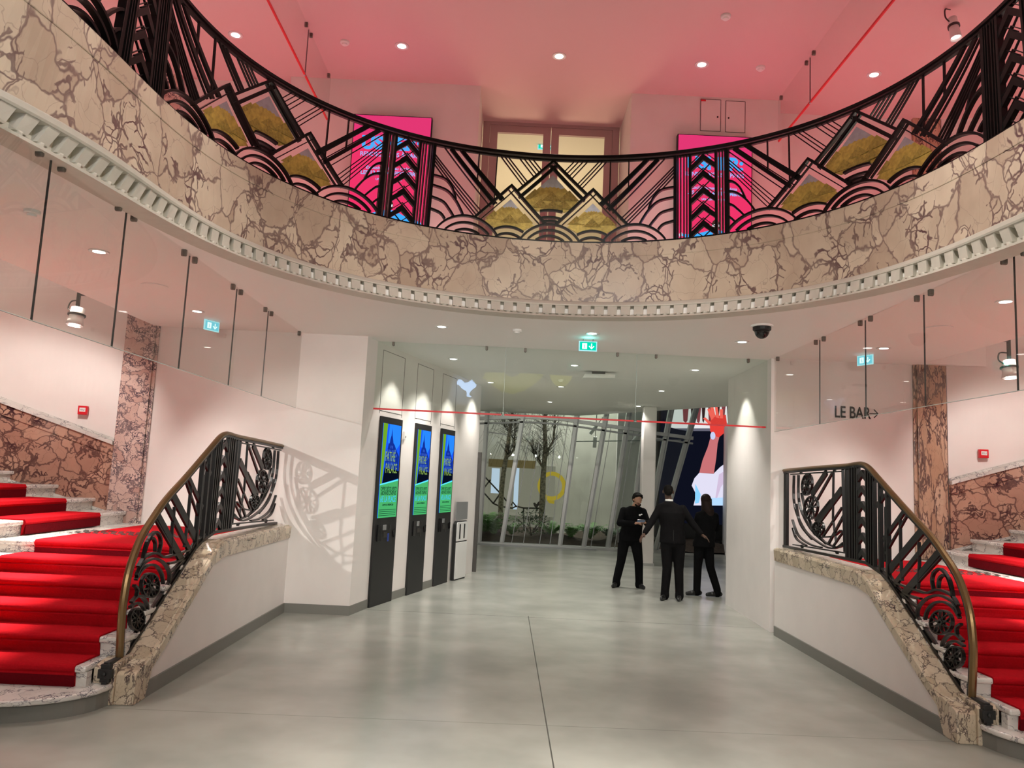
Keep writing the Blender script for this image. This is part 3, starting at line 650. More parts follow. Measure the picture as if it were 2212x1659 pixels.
    def up(y, wd, name='upright', d=.04, a=0, b=0): 
        return MB().ribbon([(y, lo(y)+a), (y, hi(y)-b)], wd, d, MP).build(name, M_['ironm'], rg)
    ys = lambda zx, zy: Z(zx, zy)[0]
    y_end = ys(1093, 370)
    for q, wd in ((0, .04), (-.055, .02), (-.09, .02), (-.12, .012)): up(y_end+q, wd, 'end_post')
    ya, yb_ = ys(612, 480), ys(785, 330)       # pilaster extents
    W = yb_-ya
    for t, wd in ((-.02, .035), (.15, .02), (.22, .02), (.29, .02), (.36, .025), (.64, .025), (.71, .022), (.79, .022), (.88, .03), (1.0, .035)): up(ya+W*t, wd, 'pilaster_bar')
    ym = ya+W*.5; zb = lo(ym); hh = hi(ym)-zb
    for i in range(6):
        z = zb+hh*(.12+.165*i); w_ = W*.13
        MB().prism([(ym-w_, z-.11), (ym, z-.045), (ym+w_, z-.11), (ym+w_, z-.05), (ym, z+.02), (ym-w_, z-.05)][0:3]+[(ym+w_, z-.05), (ym, z+.02), (ym-w_, z-.05)], -.015, .015, MP).build('chevron', M_['ironm'], rg)
    up(ys(570, 500), .035, 'post'); 
    # lower panel: slanting bands and verticals
    ypost = ys(570, 500)
    def ext(l):
        a, b = np.array(l[0]), np.array(l[1]); d = (b-a)/np.linalg.norm(b-a)
        for k in range(60):
            if a[1] > hi(a[0])-.01 or not (min(y for y, _ in base) < a[0] < ypost): break
            a = a-d*.01
        for k in range(60):
            if b[1] < lo(b[0])+.01 or not (6.1 < b[0] < ypost): break
            b = b+d*.01
        return [tuple(a), tuple(b)]
    for l, wd in ((((612, 232), (640, 300)), .05), (((520, 350), (590, 505)), .045), (((508, 395), (578, 600)), .02), (((430, 470), (548, 690)), .075), (((385, 520), (498, 742)), .05), (((335, 590), (442, 785)), .06), (((318, 610), (425, 792)), .014)): rb('slanting_band', [ext(LN(*l))], wd, .022)
    for l in (((548, 270), (548, 330)),): pass
    for l in (((522, 372), (500, 605), (480, 750)), ((420, 500), (405, 640), (398, 790)), ((600, 300), (585, 460), (572, 640))): rb('upright', [LN(*l)], .016, .026)
    # scroll arcs
    for l in (((232, 785), (262, 700), (300, 655), (328, 680), (335, 730), (322, 790)), ((222, 830), (250, 720), (280, 692), (300, 720), (300, 775)),
              ((195, 870), (235, 810), (300, 785), (350, 810), (400, 800), (470, 780), (540, 750)), ((185, 925), (220, 855), (290, 820), (350, 845), (385, 900), (388, 960)),
              ((180, 950), (215, 890), (265, 858), (310, 870), (340, 915), (350, 975)), ((380, 850), (440, 835), (500, 800)), ((388, 905), (430, 870), (500, 790)),
              ((170, 985), (190, 1010), (185, 1050)), ((152, 1090), (190, 1052), (225, 1060), (250, 1110), (250, 1160)), ((145, 1120), (180, 1095), (215, 1105), (235, 1150), (230, 1190))):
        rb('scroll_arc', [smooth(LN(*l), 5)], .018, .03)
    def rosette(cx, cy, rx, ry, seed):
        rnd = random.Random(seed); mb = MB(); c = np.array(Z(cx, cy)); ex = np.array(Z(cx+rx, cy))-c; ey = np.array(Z(cx, cy+ry))-c
        ring = [tuple(c+ex*math.cos(a)+ey*math.sin(a)) for a in np.linspace(0, 2*math.pi, 22)]; mb.ribbon(ring, .012, .03, MP)
        for i in range(7):
            a = i*2*math.pi/7+.3
            pet = [tuple(c+ex*math.cos(a+b)*r_+ey*math.sin(a+b)*r_) for r_, b in ((.15, 0), (.5, .35), (.9, .15), (.95, -.2), (.55, -.4), (.2, -.1))]; mb.ribbon(pet, .008, .024, MP)
        mb.ribbon([tuple(c+ex*.18*math.cos(a)+ey*.18*math.sin(a)) for a in np.linspace(0, 2*math.pi, 10)], .014, .034, MP)
        mb.build('rosette', M_['ironm'], rg)
    rosette(268, 985, 52, 75, 1); rosette(185, 1195, 42, 68, 2)
    # end panel with sweeping arcs, slanting bands and three rosettes
    rb('panel_frame', [LN((832, 105), (1075, 150)), LN((772, 606), (1028, 582)), LN((828, 90), (775, 600))], .014, .028, per=True)
    for l in (((868, 98), (866, 112)), ((1030, 125), (1028, 142)), ((812, 600), (812, 615)), ((985, 580), (985, 596))): rb('spacer', [LN(*l)], .03, .028)
    for l, wd in ((((905, 118), (965, 265)), .075), (((875, 115), (935, 290)), .03), (((822, 220), (920, 430)), .085), (((870, 290), (935, 420)), .03), (((800, 380), (858, 560)), .03), (((812, 330), (890, 520)), .025), (((790, 470), (835, 575)), .02)): rb('slanting_band', [LN(*l)], wd, .02)
    rb('upright', [LN((872, 110), (850, 400), (822, 545))], .014, .022)
    for l in (((1062, 155), (1045, 330), (985, 480), (900, 560), (830, 585), (785, 545)), ((1040, 150), (1022, 320), (965, 455), (890, 540), (820, 575), (782, 560)),
              ((1015, 260), (985, 370), (935, 480), (870, 560)), ((1046, 430), (1010, 520), (950, 570), (890, 585)), ((1040, 480), (1015, 545), (965, 580)), ((1035, 330), (1005, 450), (940, 540)), ((805, 470), (840, 510), (890, 520))): rb('sweeping_arc', [smooth(LN(*l), 6)], .016, .03)
    rosette(993, 205, 24, 66, 3); rosette(962, 345, 32, 72, 4); rosette(915, 470, 26, 45, 5)
    # foot bracket of the handrail on the newel
    y0, z0 = Z(72, 1462); y0 = 5.91; z0 += .03
    mb = MB(); mb.box(MP(y0, z0-.05, -.022), MP(6.13, z0+.012, .022)); mb.box(MP(y0-.012, z0-.13, -.035), MP(y0+.03, z0+.0, .035)); mb.box(MP(y0-.02, z0-.10, -.05), MP(y0+.02, z0-.035, .05)); mb.box(MP(y0-.018, z0-.17, -.018), MP(y0+.02, z0-.12, .02))
    mb.lathe([(.0, -.012), (.014, -.008), (.016, 0), (.016, .01)], MP(y0-.024, z0-.068, 0), 10, axis='y')
    mb.build('foot_bracket', M_['black'], rg, bevel=.003)
for side in (0, 1): stair(side)
# dado panelling, cap mouldings and skirting on the curved stair walls
for sd in (0, 1):
    f = (lambda X: mir(X)) if sd else (lambda X: X); yo = .15*sd; nm = 'right' if sd else 'left'
    cum = np.concatenate([[0], np.cumsum([math.dist(a, b) for a, b in zip(SWs, SWs[1:])])]); sel = [i for i in range(len(SWs)) if cum[i] < 4.6]
    zsk = lambda t: 1.13+.31*max(0, t); zdt = lambda t: 2.0+.33*t
    def strip(name, zlo, zhi, th, m, lab=None, cat=None, par=None):
        mb = MB()
        for i in sel:
            x, y = SWs[i]; a = np.array(SWs[min(i+1, len(SWs)-1)])-np.array(SWs[max(i-1, 0)]); a /= np.linalg.norm(a); nx, ny = a[1]*-1, a[0]
            if nx*(-x)+ny*(-y) < 0: nx, ny = -nx, -ny
            if i == sel[0]: nx, ny = 0, -1
            for d_, zz in ((.002, zlo(cum[i])), (th, zlo(cum[i])), (th, zhi(cum[i])), (.002, zhi(cum[i]))): mb.v.append((f(x+nx*d_), y+ny*d_+yo, zz))
        n = len(sel)
        for i in range(n-1):
            for j in range(4): mb.f.append((4*i+j, 4*i+(j+1) % 4, 4*i+4+(j+1) % 4, 4*i+4+j))
        mb.f += [(0, 1, 2, 3), (4*n-4, 4*n-3, 4*n-2, 4*n-1)]; mb.m = [0]*len(mb.f); return mb.build(name, M_[m], par)
    dg = empty('marble_dado', (0, 0, 0), label='%s veined marble dado following the curved stair wall' % ('rose' if not sd else 'orange-pink right hand'), cat='wall panelling')
    strip('panel', lambda t: zsk(t), lambda t: zdt(t)-.16, .03, 'dado', par=dg); strip('frieze', lambda t: zdt(t)-.16, lambda t: zdt(t)-.03, .045, 'dado', par=dg)
    strip('cap_moulding', lambda t: zdt(t)-.03, lambda t: zdt(t)+.02, .075, 'step', par=dg); strip('cap_moulding', lambda t: zdt(t)+.02, lambda t: zdt(t)+.05, .03, 'step', par=dg)
    strip('skirting', lambda t: ZL+.1*max(0, t-.2), lambda t: zsk(t)-.02, .04, 'step', par=dg); strip('skirting_cap', lambda t: zsk(t)-.02, lambda t: zsk(t)+.015, .06, 'step', par=dg)
# ================================================================== TICKET MACHINES, BIN, HALL WALL FITTINGS
E_ = {}
def em(c, st=1.):
    k = (c, st)
    if k not in E_: E_[k] = emis('screen_glow', c, st)
    return E_[k]
kA, kB = np.array(KB), np.array(KC); kd = (kB-kA)/np.linalg.norm(kB-kA); kang = math.atan2(kd[1], kd[0])
def wallpos(px, py): p = onz(px, py, 0)[:2]; return float((p-kA)@kd)
def kiosk(t0, w_, i):
    o2 = kA+kd*t0; g = empty('ticket_machine', (o2[0], o2[1], 0), kang, label='tall black ticket machine with lit cinema screen, %s' % ['nearest the lobby corner', 'middle one of the row of machines', 'farthest, next to the white waste bin'][i], cat='ticket machine', group='ticket machines in the hall wall')
    FR = lambda y: (lambda u, v, n: (u, -y-n, v))
    MB().prism([(0, 0), (w_, 0), (w_, 2.545), (0, 2.545)], -.01, .035, FR(0)).build('body', M_['black'], g, bevel=.004)
    sx0, sx1, sz0, sz1 = .045*w_/.6, w_-.045*w_/.6, 1.17, 2.455; sw, sh = sx1-sx0, sz1-sz0
    sc = MB().prism([(sx0, sz0), (sx1, sz0), (sx1, sz1), (sx0, sz1)], .035, .038, FR(0)).build('screen', em((.01, .10, .95), 1.0), g)
    Q = lambda u, v: (sx0+u*sw, sz0+v*sh)
    def sh_(name, poly, col, st=1., y=.039): return MB().prism([Q(*p) for p in poly], y, y+.0008, FR(0)).build(name, em(col, st), sc)
    sh_('sky_glow', [(.3, .80), (.75, .72), (1, .8), (1, 1), (.35, 1)], (.02, .22, 1.), 1.1)
    sh_('cinema_building', [(.22, .38), (.22, .68), (.30, .73), (.34, .78), (.40, .80), (.42, .84), (.47, .88), (.50, .96), (.53, .88), (.57, .84), (.60, .80), (.68, .78), (.80, .72), (.97, .66), (.97, .38)], (.006, .03, .30), 1.0, .040)
    for r_ in range(5):
        v = .56+.045*r_; mb = MB()
        for q in range(7-r_ % 2):
            u = .29+.085*q
            if v < .78-abs(u-.5)*.35: mb.prism([Q(u, v), Q(u+.035, v), Q(u+.035, v+.026), Q(u+.017, v+.032), Q(u, v+.026)], .041, .0416, FR(0))
        if mb.v: mb.build('window_row', em((.06, .16, .75), .8), sc)
    sh_('dark_square', [(.12, .36), (1, .42), (1, .50), (.2, .53)], (.002, .004, .012), 1., .0412)
    sh_('green_strip', [(0, .33), (.10, .35), (.24, 1), (0, 1)], (.18, .42, .02), .9, .0412)
    sh_('green_panel', [(0, 0), (1, 0), (1, .395), (0, .34)], (.07, .46, .15), .95, .0420)
    sh_('pale_edge', [(0, .34), (1, .395), (1, .412), (0, .354)], (.1, .75, .9), 1.1, .0424)
    for txt, u, v, s_, c, sx in (('PATHÉ', .47, .600, .170, (.30, .50, .10), .58), ('PALACE', .56, .475, .165, (.30, .50, .10), .58)):
        text_mb(txt, s_*w_/.62, lambda a, b, d: (sx0+u*sw+a, -.0435, sz0+v*sh+b), 0, sx=sx).build('screen_title', em(c, .9), sc)
    for txt, v, s_, c in (('OFFRE DÉCOUVERTE', .285, .066, (.01, .06, .03)), ('ABONNÉS CINÉPASS', .240, .066, (.01, .06, .03)), ('6€ LA PLACE', .165, .105, (.06, .6, .85)), ('À PARTIR DU 7 SEPTEMBRE 2024', .125, .030, (.01, .06, .03))):
        text_mb(txt, s_*w_/.62, lambda a, b, d: (sx0+.5*sw+a, -.0435, sz0+v*sh+b), 0, sx=.74, bold=.002).build('screen_text', em(c, .9), sc)
    mb = MB()
    for q in range(4): mb.prism([Q(.04, .02+.02*q), Q(.96, .02+.02*q), Q(.96, .026+.02*q), Q(.04, .026+.02*q)], .0428, .0432, FR(0)).build if 0 else mb.prism([Q(.04, .02+.02*q), Q(.96, .02+.02*q), Q(.96, .026+.02*q), Q(.04, .026+.02*q)], .0428, .0432, FR(0))
    mb.build('small_print', em((.005, .05, .03), .8), sc)
    bx = lambda a, b, c, d, y: MB().prism([(a*w_, c), (b*w_, c), (b*w_, d), (a*w_, d)], .034, .034+y, FR(0))
    bx(.10, .24, .86, 1.08, .022).build('card_slot', M_['blackg'], g, bevel=.004); bx(.66, .70, 1.0, 1.06, .008).build('indicator', M_['dgrey'], g)
    bx(.36, .50, 1.00, 1.07, .012).build('payment_reader', M_['grey'], g, bevel=.003); bx(.40, .56, .90, .97, .010).build('keypad', M_['dgrey'], g, bevel=.002)
    bx(.60, .66, .84, .95, .006).build('sticker', em((.06, .09, .30), .5) if i == 0 else M_['dgrey'], g)
    MB().prism([(.80*w_, .98), (.94*w_, 1.0), (.94*w_, .90), (.86*w_, .89)], .034, .05, FR(0)).build('receipt_outlet', M_['blackg'], g)
    mb = MB()      # access panel joint in the wall above
    x0, x1 = -.02, w_+.02
    for a, b in (((x0, 2.58), (x0, 3.45)), ((x0, 3.45), (x1, 3.45)), ((x1, 3.45), (x1, 2.58)), ((x1, 2.62), (x0, 2.62))): mb.ribbon([a, b], .006, .004, FR(.001))
    mb.build('access_panel_joint', M_['dgrey'], g)
ks = [(wallpos(791, 1313.6)+.02, wallpos(839, 1297)), (wallpos(870, 1286), wallpos(908.5, 1275)), (wallpos(932, 1267), wallpos(962, 1257)-.01)]
for i, (a, b) in enumerate(ks): kiosk(a, b-a, i)
for i, (a, b) in enumerate(((ks[0][1], ks[1][0]), (ks[1][1], ks[2][0]))):
    p, q = kA+kd*(a+.01), kA+kd*(b-.01); wall('baseboard_kiosk', [tuple(p), tuple(q)], 0, .115, .015, 'base', side=-1)
g = empty('wall_switch', (*(kA+kd*(ks[0][1]+.14)), 2.27), kang, label='small white wall switch between the first two ticket machines', cat='switch')
MB().box((-.03, -.03, 0), (.03, 0, .12)).build('case', M_['white'], g, bevel=.004); MB().box((-.012, -.035, .03), (.012, -.03, .055)).build('button', M_['grey'], g)
# waste bin, with a flat grey panel for the shaded recess above
b0, b1 = onz(974, 1253.5, 0)[:2], onz(998, 1247, 0)[:2]; bd = (b1-b0)/np.linalg.norm(b1-b0); bw = float(np.linalg.norm(b1-b0)); ba = math.atan2(bd[1], bd[0])
g = empty('waste_bin', (b0[0]+.02, b0[1]-.02, 0), ba, label='white sorting waste bin with two slots beside the last ticket machine', cat='bin')
MB().prism([(-.03, 0), (bw, 0), (bw, .97), (bw-.05, 1.0), (.02, 1.0), (-.03, .95)], -.02, .03, lambda u, v, n: (u, -n, v)).build('frame', M_['black'], g)
MB().prism([(0, .02), (bw-.02, .02), (bw-.02, .64), (0, .64)], .03, .05, lambda u, v, n: (u, -n, v)).build('door', M_['white'], g, bevel=.005)
MB().prism([(0, .66), (bw-.02, .66), (bw-.02, .94), (bw-.06, .985), (.02, .985), (0, .96)], .03, .05, lambda u, v, n: (u, -n, v)).build('hood', M_['white'], g, bevel=.005)
for u in (.18, .58): MB().prism([(bw*u, .70), (bw*(u+.10), .70), (bw*(u+.10), .95), (bw*u, .95)], .05, .054, lambda a, v, n: (a, -n, v)).build('slot', M_['black'], g)
MB().prism([(0, 1.02), (bw+.02, 1.02), (bw+.02, 1.33), (0, 1.33)], .0, .012, lambda u, v, n: (u, -n, v)).build('recess_shade_panel', M_['grey'], g)  # no real hollow: the recess shade is put into a flat grey panel
tag(MB().box((kend[0]+.0, kend[1]-.01, 0), (kend[0]+.07, kend[1]+.22, 2.25)).build('door_1', M_['dgrey'], bevel=.004), kind='structure')
# ================================================================== WALL SIGN, ALARMS, LAMPS, DETECTORS
p = onz(1, 1, 5)
def fp(x, y, Y): return tuple(float(c) for c in ony(x, y, Y))
yw = 10.095; a = fp(1802, 901, yw); b = fp(1869, 901, yw)
g = empty('wall_lettering', a, label='black LE BAR lettering with an arrow on the right pink-lit wall', cat='sign')
text_mb('LE BAR', .215, lambda u, v, d: (u, -d, v), .002, align='LEFT', sx=.72, bold=.004).build('letters', M_['black'], g)
mb = MB(); ax = (b[0]-a[0])+.055
for l in (((ax, .07), (ax+.11, .07)), ((ax+.06, .125), (ax+.115, .07)), ((ax+.06, .015), (ax+.115, .07))): mb.ribbon(l, .012, .003, lambda u, v, n: (u, n-.002, v))
mb.build('arrow', M_['black'], g)
def alarm(pos, rz, lab):
    g = empty('alarm_box', pos, rz, label=lab, cat='alarm call point'); MB().box((-.055, -.06, -.055), (.055, 0, .055)).build('case', M_['redp'], g, bevel=.006)
    MB().box((-.035, -.063, -.02), (.035, -.06, .03)).build('glass_label', M_['white'], g); text_mb('FEU', .03, lambda u, v, d: (u, -.0645, v-.005), 0).build('lettering', M_['black'], g)
alarm((-5.36, 9.79, 2.385), .18, 'red fire alarm call point left of the grey veined pilaster'); alarm((mir(-5.36), 9.94, 2.385), -.18, 'red fire alarm call point right of the streaky brown pilaster')
def spotlamp(pos, aim, lab, power, r=.085, L=.2, bracket=True, spot=95, col=NEUT, baim=None):
    g = empty('spotlight', pos, label=lab, cat='spotlight'); d = Vector(aim)-Vector(pos); R_ = d.to_track_quat('-Z', 'Y').to_euler(); g.rotation_euler = R_
    MB().lathe([(r*.8, L*.5), (r*.85, L*.1), (r*.9, -L*.2), (r*1.05, -L*.5), (r*.97, -L*.5), (r*.8, -L*.35)]).build('housing', M_['white'] if bracket else M_['grey'], g, smooth=True)
    MB().lathe([(1e-4, -L*.38), (r*.86, -L*.38), (r*.86, -L*.36), (1e-4, -L*.36)]).build('lens', M_['lamp'], g)
    MB().lathe([(r*.93, L*.05), (r*1.08, L*.05), (r*1.08, L*.14), (r*.93, L*.14)]).build('ring', M_['dgrey'], g)
    MB().tube(smooth([(r*.8, 0, L*.3), (r*1.5, 0, L*.5), (r*1.2, 0, L*.9), (0, 0, L*.95)]), .008, 6).build('cable', M_['dgrey'], g)
    o = lamp('spotlight_beam', 'SPOT', tuple(Vector(pos)+d.normalized()*(L*.62)), baim or aim, power, col, .04, spot=spot, blend=.6); return g
spotlamp((-4.80, 8.40, 3.33), (-4.86, 8.1, .9), 'white spotlight washing the left stair wall', 70, spot=110, baim=(-5.75, 9.5, 2.0))
spotlamp((mir(-4.80), 8.50, 3.26), (mir(-4.86), 8.2, .9), 'white spotlight washing the right stair wall', 60, spot=110, baim=(mir(-5.75), 9.6, 2.0))
bpy.context.view_layer.update()
for o_ in [q for q in bpy.data.objects if q.name.startswith('spotlight') and q.type == 'EMPTY']:
    x_, y_, z_ = o_.location; sx_ = XL if x_ < 0 else XR
    m_ = MB().box((x_-.015, y_-.015, z_+.06), (x_+.015, y_+.015, 3.60)).box((min(x_, sx_), y_-.02, 3.57), (max(x_, sx_), y_+.02, 3.60)).build('bracket', M_['dgrey']); m_.parent = o_; m_.matrix_parent_inverse = o_.matrix_world.inverted()
u_ = fp(2060, 14, 7.6); spotlamp((u_[0], u_[1], 6.72), (u_[0]+.1, u_[1]-.5, 4), 'white cylindrical spotlight hanging from the pink gallery ceiling', 20, r=.055, L=.26, spot=70)
def downlight(px, py, z, lab, power=0, r=.082, grp=None, spot=100):
    p = onz(px, py, z); g = empty('downlight', (p[0], p[1], z), label=lab, cat='ceiling light', group=grp)
    MB().lathe([(r*.86, -.001), (r, -.001), (r, -.008), (r*.86, -.006)]).build('trim_ring', M_['white'], g, smooth=True)
    MB().lathe([(r*.30, -.001), (r*.86, -.005), (r*.86, -.001)]).build('reflector', M_['chrome'], g)
    MB().lathe([(1e-4, -.006), (r*.62, -.006), (r*.62, -.0045), (1e-4, -.0045)]).build('lamp_disc', M_['lamp'], g)
    if power: lamp('downlight_beam', 'SPOT', (p[0], p[1], z-.02), (p[0], p[1], 0), power, NEUT, .05, spot=spot, blend=.8)
for (x, y, lb, pw) in ((214, 543, 'large downlight in the left soffit seen through the second glass panel', 30), (426, 672, 'downlight above the left landing beside the exit sign', 40), (954, 705, 'downlight in the soffit left of the smoke detector', 45), (1280, 720, 'downlight in the soffit just above the green exit sign', 45), (1603, 738, 'downlight behind the black dome camera', 45), (2172, 651, 'large downlight in the right soffit by the last glass panel', 30), (1909, 752, 'downlight above the right landing beside the exit sign', 40)):
    downlight(x, y, H1, lb, pw*2.6, grp='soffit downlights')
for (x, y, lb) in ((979, 775, 'hall downlight nearest the ticket machines'), (1060, 826, 'hall downlight right of the glass joint above the rooster reflection'), (1502, 799, 'hall downlight nearest the right hall wall'), (1429, 844, 'hall downlight behind the nearest right one'), (1379, 877, 'hall downlight next to the column head'), (1241, 789, 'hall downlight beside the ceiling unit, under the exit sign'), (1212, 835, 'hall downlight below the hall smoke detector'), (1188, 868, 'farthest hall downlight toward the garden')):
    downlight(x, y, H1, lb, 130, grp='hall downlights')
for (x, y, lb) in ((509, 75, 'leftmost downlight in the pink gallery ceiling'), (868, 99, 'second gallery downlight from the left'), (1208, 121, 'gallery downlight in the middle before the glazed door'), (1516, 139, 'gallery downlight above the right poster'), (1888, 161, 'rightmost downlight in the pink gallery ceiling')):
    downlight(x, y, H2, lb, 80, r=.085, grp='gallery ceiling downlights', spot=78)
for t in [(a+b)/2 for a, b in ks]:      # wall washers above the machines
    q = kA+kd*t+np.array([kd[1], -kd[0]])*.42; lamp('wall_washer', 'SPOT', (q[0], q[1], 3.5), (q[0]-.15, q[1], 1.5), 60, NEUT, .03, spot=80, blend=.5)
lamp('wall_washer', 'SPOT', (3.1, 11.3, 3.5), (3.35, 11.3, 1.5), 60, NEUT, .03, spot=80, blend=.5)
def detector(px, py, z, lab, r=.055):
    p = onz(px, py, z); g = empty('smoke_detector', (p[0], p[1], z), label=lab, cat='smoke detector')
    MB().lathe([(r, 0), (r, -.02), (r*.9, -.028), (1e-4, -.028)]).build('base', M_['white'], g, smooth=False); MB().lathe([(r*.6, -.028), (r*.55, -.045), (1e-4, -.047)]).build('sensor_head', M_['white'], g)
for a in ((1117, 712, H1, 'smoke detector in the soffit between two downlights'), (70, 455, H1, 'smoke detector in the left soffit behind the glass'), (1212, 820, H1, 'smoke detector in the hall ceiling behind the glass'), (1568, 34, H2, 'smoke detector in the pink ceiling, topmost in view'), (745, 90, H2, 'small detector in the pink ceiling left of the middle'), (1643, 145, H2, 'small detector in the pink ceiling right of the middle')): detector(*a)
for px, py, lb in ((334, 617, 'round flat ceiling speaker in the left soffit'), (2029, 708, 'round flat ceiling speaker in the right soffit')):
    p = onz(px, py, H1); g = empty('ceiling_speaker', (p[0], p[1], H1), label=lb, cat='speaker'); MB().lathe([(.12, 0), (.12, -.008), (.105, -.01), (1e-4, -.01)]).build('grille', M_['ceil'], g); MB().lathe([(.12, -.001), (.128, -.001), (.128, -.009), (.12, -.009)]).build('rim', M_['white'], g)
p = onz(1646, 703, H1); g = empty('dome_camera', (p[0], p[1], H1), label='black security dome camera under the soffit', cat='security camera')
MB().lathe([(.115, 0), (.115, -.012), (.10, -.018), (1e-4, -.018)]).build('mount', M_['ceil'], g); MB().lathe([(.095, -.018), (.095, -.05), (.085, -.06), (1e-4, -.06)]).build('collar', M_['black'], g)
MB().lathe([(.078*math.cos(a), -.06-.085*math.sin(a)) for a in np.linspace(0, 1.5, 8)]+[(1e-4, -.145)]).build('dome', M_['blackg'], g, smooth=True)
p = onz(1293, 803, H1); g = empty('ceiling_unit', (p[0], p[1], H1), label='white sensor unit with a dark bracket under the hall ceiling', cat='ceiling unit')
MB().box((-.10, -.05, -.05), (.10, .05, 0)).build('bracket', M_['dgrey'], g, bevel=.005); MB().prism([(-.26, -.12), (.26, -.10), (.26, -.04), (-.22, -.05)], -.08, .08, lambda u, v, n: (u, n, v)).build('housing', M_['white'], g, bevel=.01)
# exit signs
def exit_sign(pos, rz, w_, h_, lab, z1, col=(.0, .55, .36), rev=False, st=1.3):
    g = empty('exit_sign', pos, rz, label=lab, cat='exit sign')
    MB().box((-w_/2-.012, -.008, -h_/2-.012), (w_/2+.012, .008, h_/2+.012)).build('plate_edge', em((.45, .9, .95), .9), g)
    for sg in (-1, 1):
        fc = MB().box((-w_/2, sg*.009-.001, -h_/2), (w_/2, sg*.009+.001, h_/2)).build('green_face', em(col, st), g); M = lambda u, v, n, sg=sg: (u*(-sg) if not rev else u*-sg, sg*(.0105+n), v)
        q = MB(); x0 = -w_*.36; q.prism([(x0, -h_*.36), (x0+w_*.30, -h_*.36), (x0+w_*.30, h_*.36), (x0, h_*.36)], 0, .001, M); q.build('door_symbol', em((.75, 1, .95), st), fc)
        c = h_*.36/.5; r_ = MB(); cx = x0+w_*.15
        for l, wd in ((((cx-.02*c, -.12*c), (cx+.0*c, .06*c)), .05), (((cx, -.12*c+.02), (cx-.03*c, -.3*c), (cx-.12*c, -.36*c)), .035), (((cx, -.1*c), (cx+.10*c, -.2*c), (cx+.08*c, -.36*c)), .035), (((cx-.13*c, .05*c), (cx, .12*c), (cx+.12*c, .0)), .03)): r_.ribbon(l, wd*c*1.6, .001, M, .0015)
        r_.prism([(cx+.03*c+.05*c*math.cos(a), .26*c+.06*c*math.sin(a)) for a in np.linspace(0, 6, 9)], .001, .002, M); r_.build('running_figure', em(col, st), fc)
        a_ = MB(); ax = w_*.22; a_.ribbon([(ax, h_*.34), (ax, -h_*.30)], h_*.13, .001, M); a_.ribbon([(ax-h_*.30, .02*h_), (ax, -h_*.32), (ax+h_*.30, .02*h_)], h_*.13, .001, M, .0003); a_.build('arrow', em((.75, 1, .95), st), fc)
    for u in (-w_*.3, w_*.3): MB().tube([(u, 0, h_/2+.01), (u, 0, z1-pos[2])], .003, 6).build('hanger', M_['dgrey'], g)
p = fp(1270, 748, 9.35); exit_sign(p, 0, .20, .10, 'green exit sign with arrow hanging before the hall opening', H1)
lamp('exit_glow', 'POINT', (p[0], p[1]-.1, p[2]+.03), (0, 0, 0), .5, (.2, 1, .9), .04)
p = fp(457, 704, 9.3); exit_sign(p, math.radians(62), .20, .10, 'exit sign over the left landing, seen from its side behind glass', H1, (.12, .5, .6)); p = fp(1869, 778, 9.5); exit_sign(p, math.radians(-62), .20, .10, 'exit sign over the right landing, seen from its side behind glass', H1, (.12, .5, .6))
# ================================================================== GALLERY: posters, glazed door, access panels
def poster(x0, x1, z0, z1, lab):
    w_, h_ = x1-x0, z1-z0; g = empty('poster_display', (x0, 9.66, z0), label=lab, cat='poster display', group='pink posters on the gallery wall')
    M = lambda u, v, n: (u*w_, -n, v*h_)
    MB().box((-.012, 0, -.012), (w_+.012, .085, h_+.012)).build('case', M_['black'], g, bevel=.003)
    sc = MB().prism([(0, 0), (1, 0), (1, 1), (0, 1)], 0, .003, M).build('picture', em((.85, .035, .14), .95), g)
    MB().prism([(0, .86), (1, .84), (1, 1), (0, 1)], .0032, .0036, M).build('pink_top', em((.80, .04, .18), .9), sc)
    for txt, v, s_, c, bo, sx in (('USHER:', .755, .245, (.07, .42, .95), .012, 1.0), ('RENDEZ-VOUS À PARIS', .70, .082, (.35, .45, .95), .002, .95), ('Exclusivement au cinéma', .605, .062, (.3, .5, .98), .001, 1.0), ('LES 12 ET 14 SEPTEMBRE', .565, .075, (.3, .5, .98), .002, .95), ('UN FILM CONCERT', .525, .04, (.3, .5, .98), .001, 1)):
        text_mb(txt, s_*w_/1.02, lambda a, b, d, v=v: (w_/2+a, -.0045, v*h_+b), 0, sx=sx, bold=bo).build('poster_text', em(c, .95), sc)
    bl = (.05, .42, .95)
    MB().prism([(.06, .275), (.22, .27), (.40, .30), (.47, .31), (.60, .31), (.72, .275), (.94, .235), (.97, .20), (.80, .21), (.66, .215), (.63, .12), (.63, .0), (.36, .0), (.37, .12), (.36, .22), (.2, .235), (.06, .26)], .004, .0046, M).build('blue_jacket_figure', em(bl, .95), sc)
    MB().prism([(.49, .30), (.57, .30), (.56, .15), (.52, .10), (.48, .2)], .005, .0054, M).build('open_shirt', em((.22, .05, .04), .6), sc)
    MB().prism([(.525+.055*math.cos(a), .345+.042*math.sin(a)) for a in np.linspace(0, 6.28, 15)[:-1]], .005, .0054, M).build('head', em((.10, .04, .03), .6), sc)
    MB().prism([(.475, .352), (.575, .352), (.57, .335), (.48, .335)], .0056, .006, M).build('sunglasses', em((.8, .85, .9), .9), sc)
    MB().prism([(.03, .27), (.07, .285), (.08, .26), (.04, .25)], .005, .0056, M).build('hand', em((.75, .8, .9), .8), sc)
xl, xr = fp(767, 246, 9.66), fp(932, 256, 9.66); poster(xl[0], xr[0], xl[2]-1.86, xl[2]-.01, 'pink concert poster display left of the gallery door')
xl, xr = fp(1466, 289, 9.66), fp(1624, 297, 9.66); poster(xl[0], xr[0], xl[2]-1.86, xl[2]-.01, 'pink concert poster display right of the gallery door')
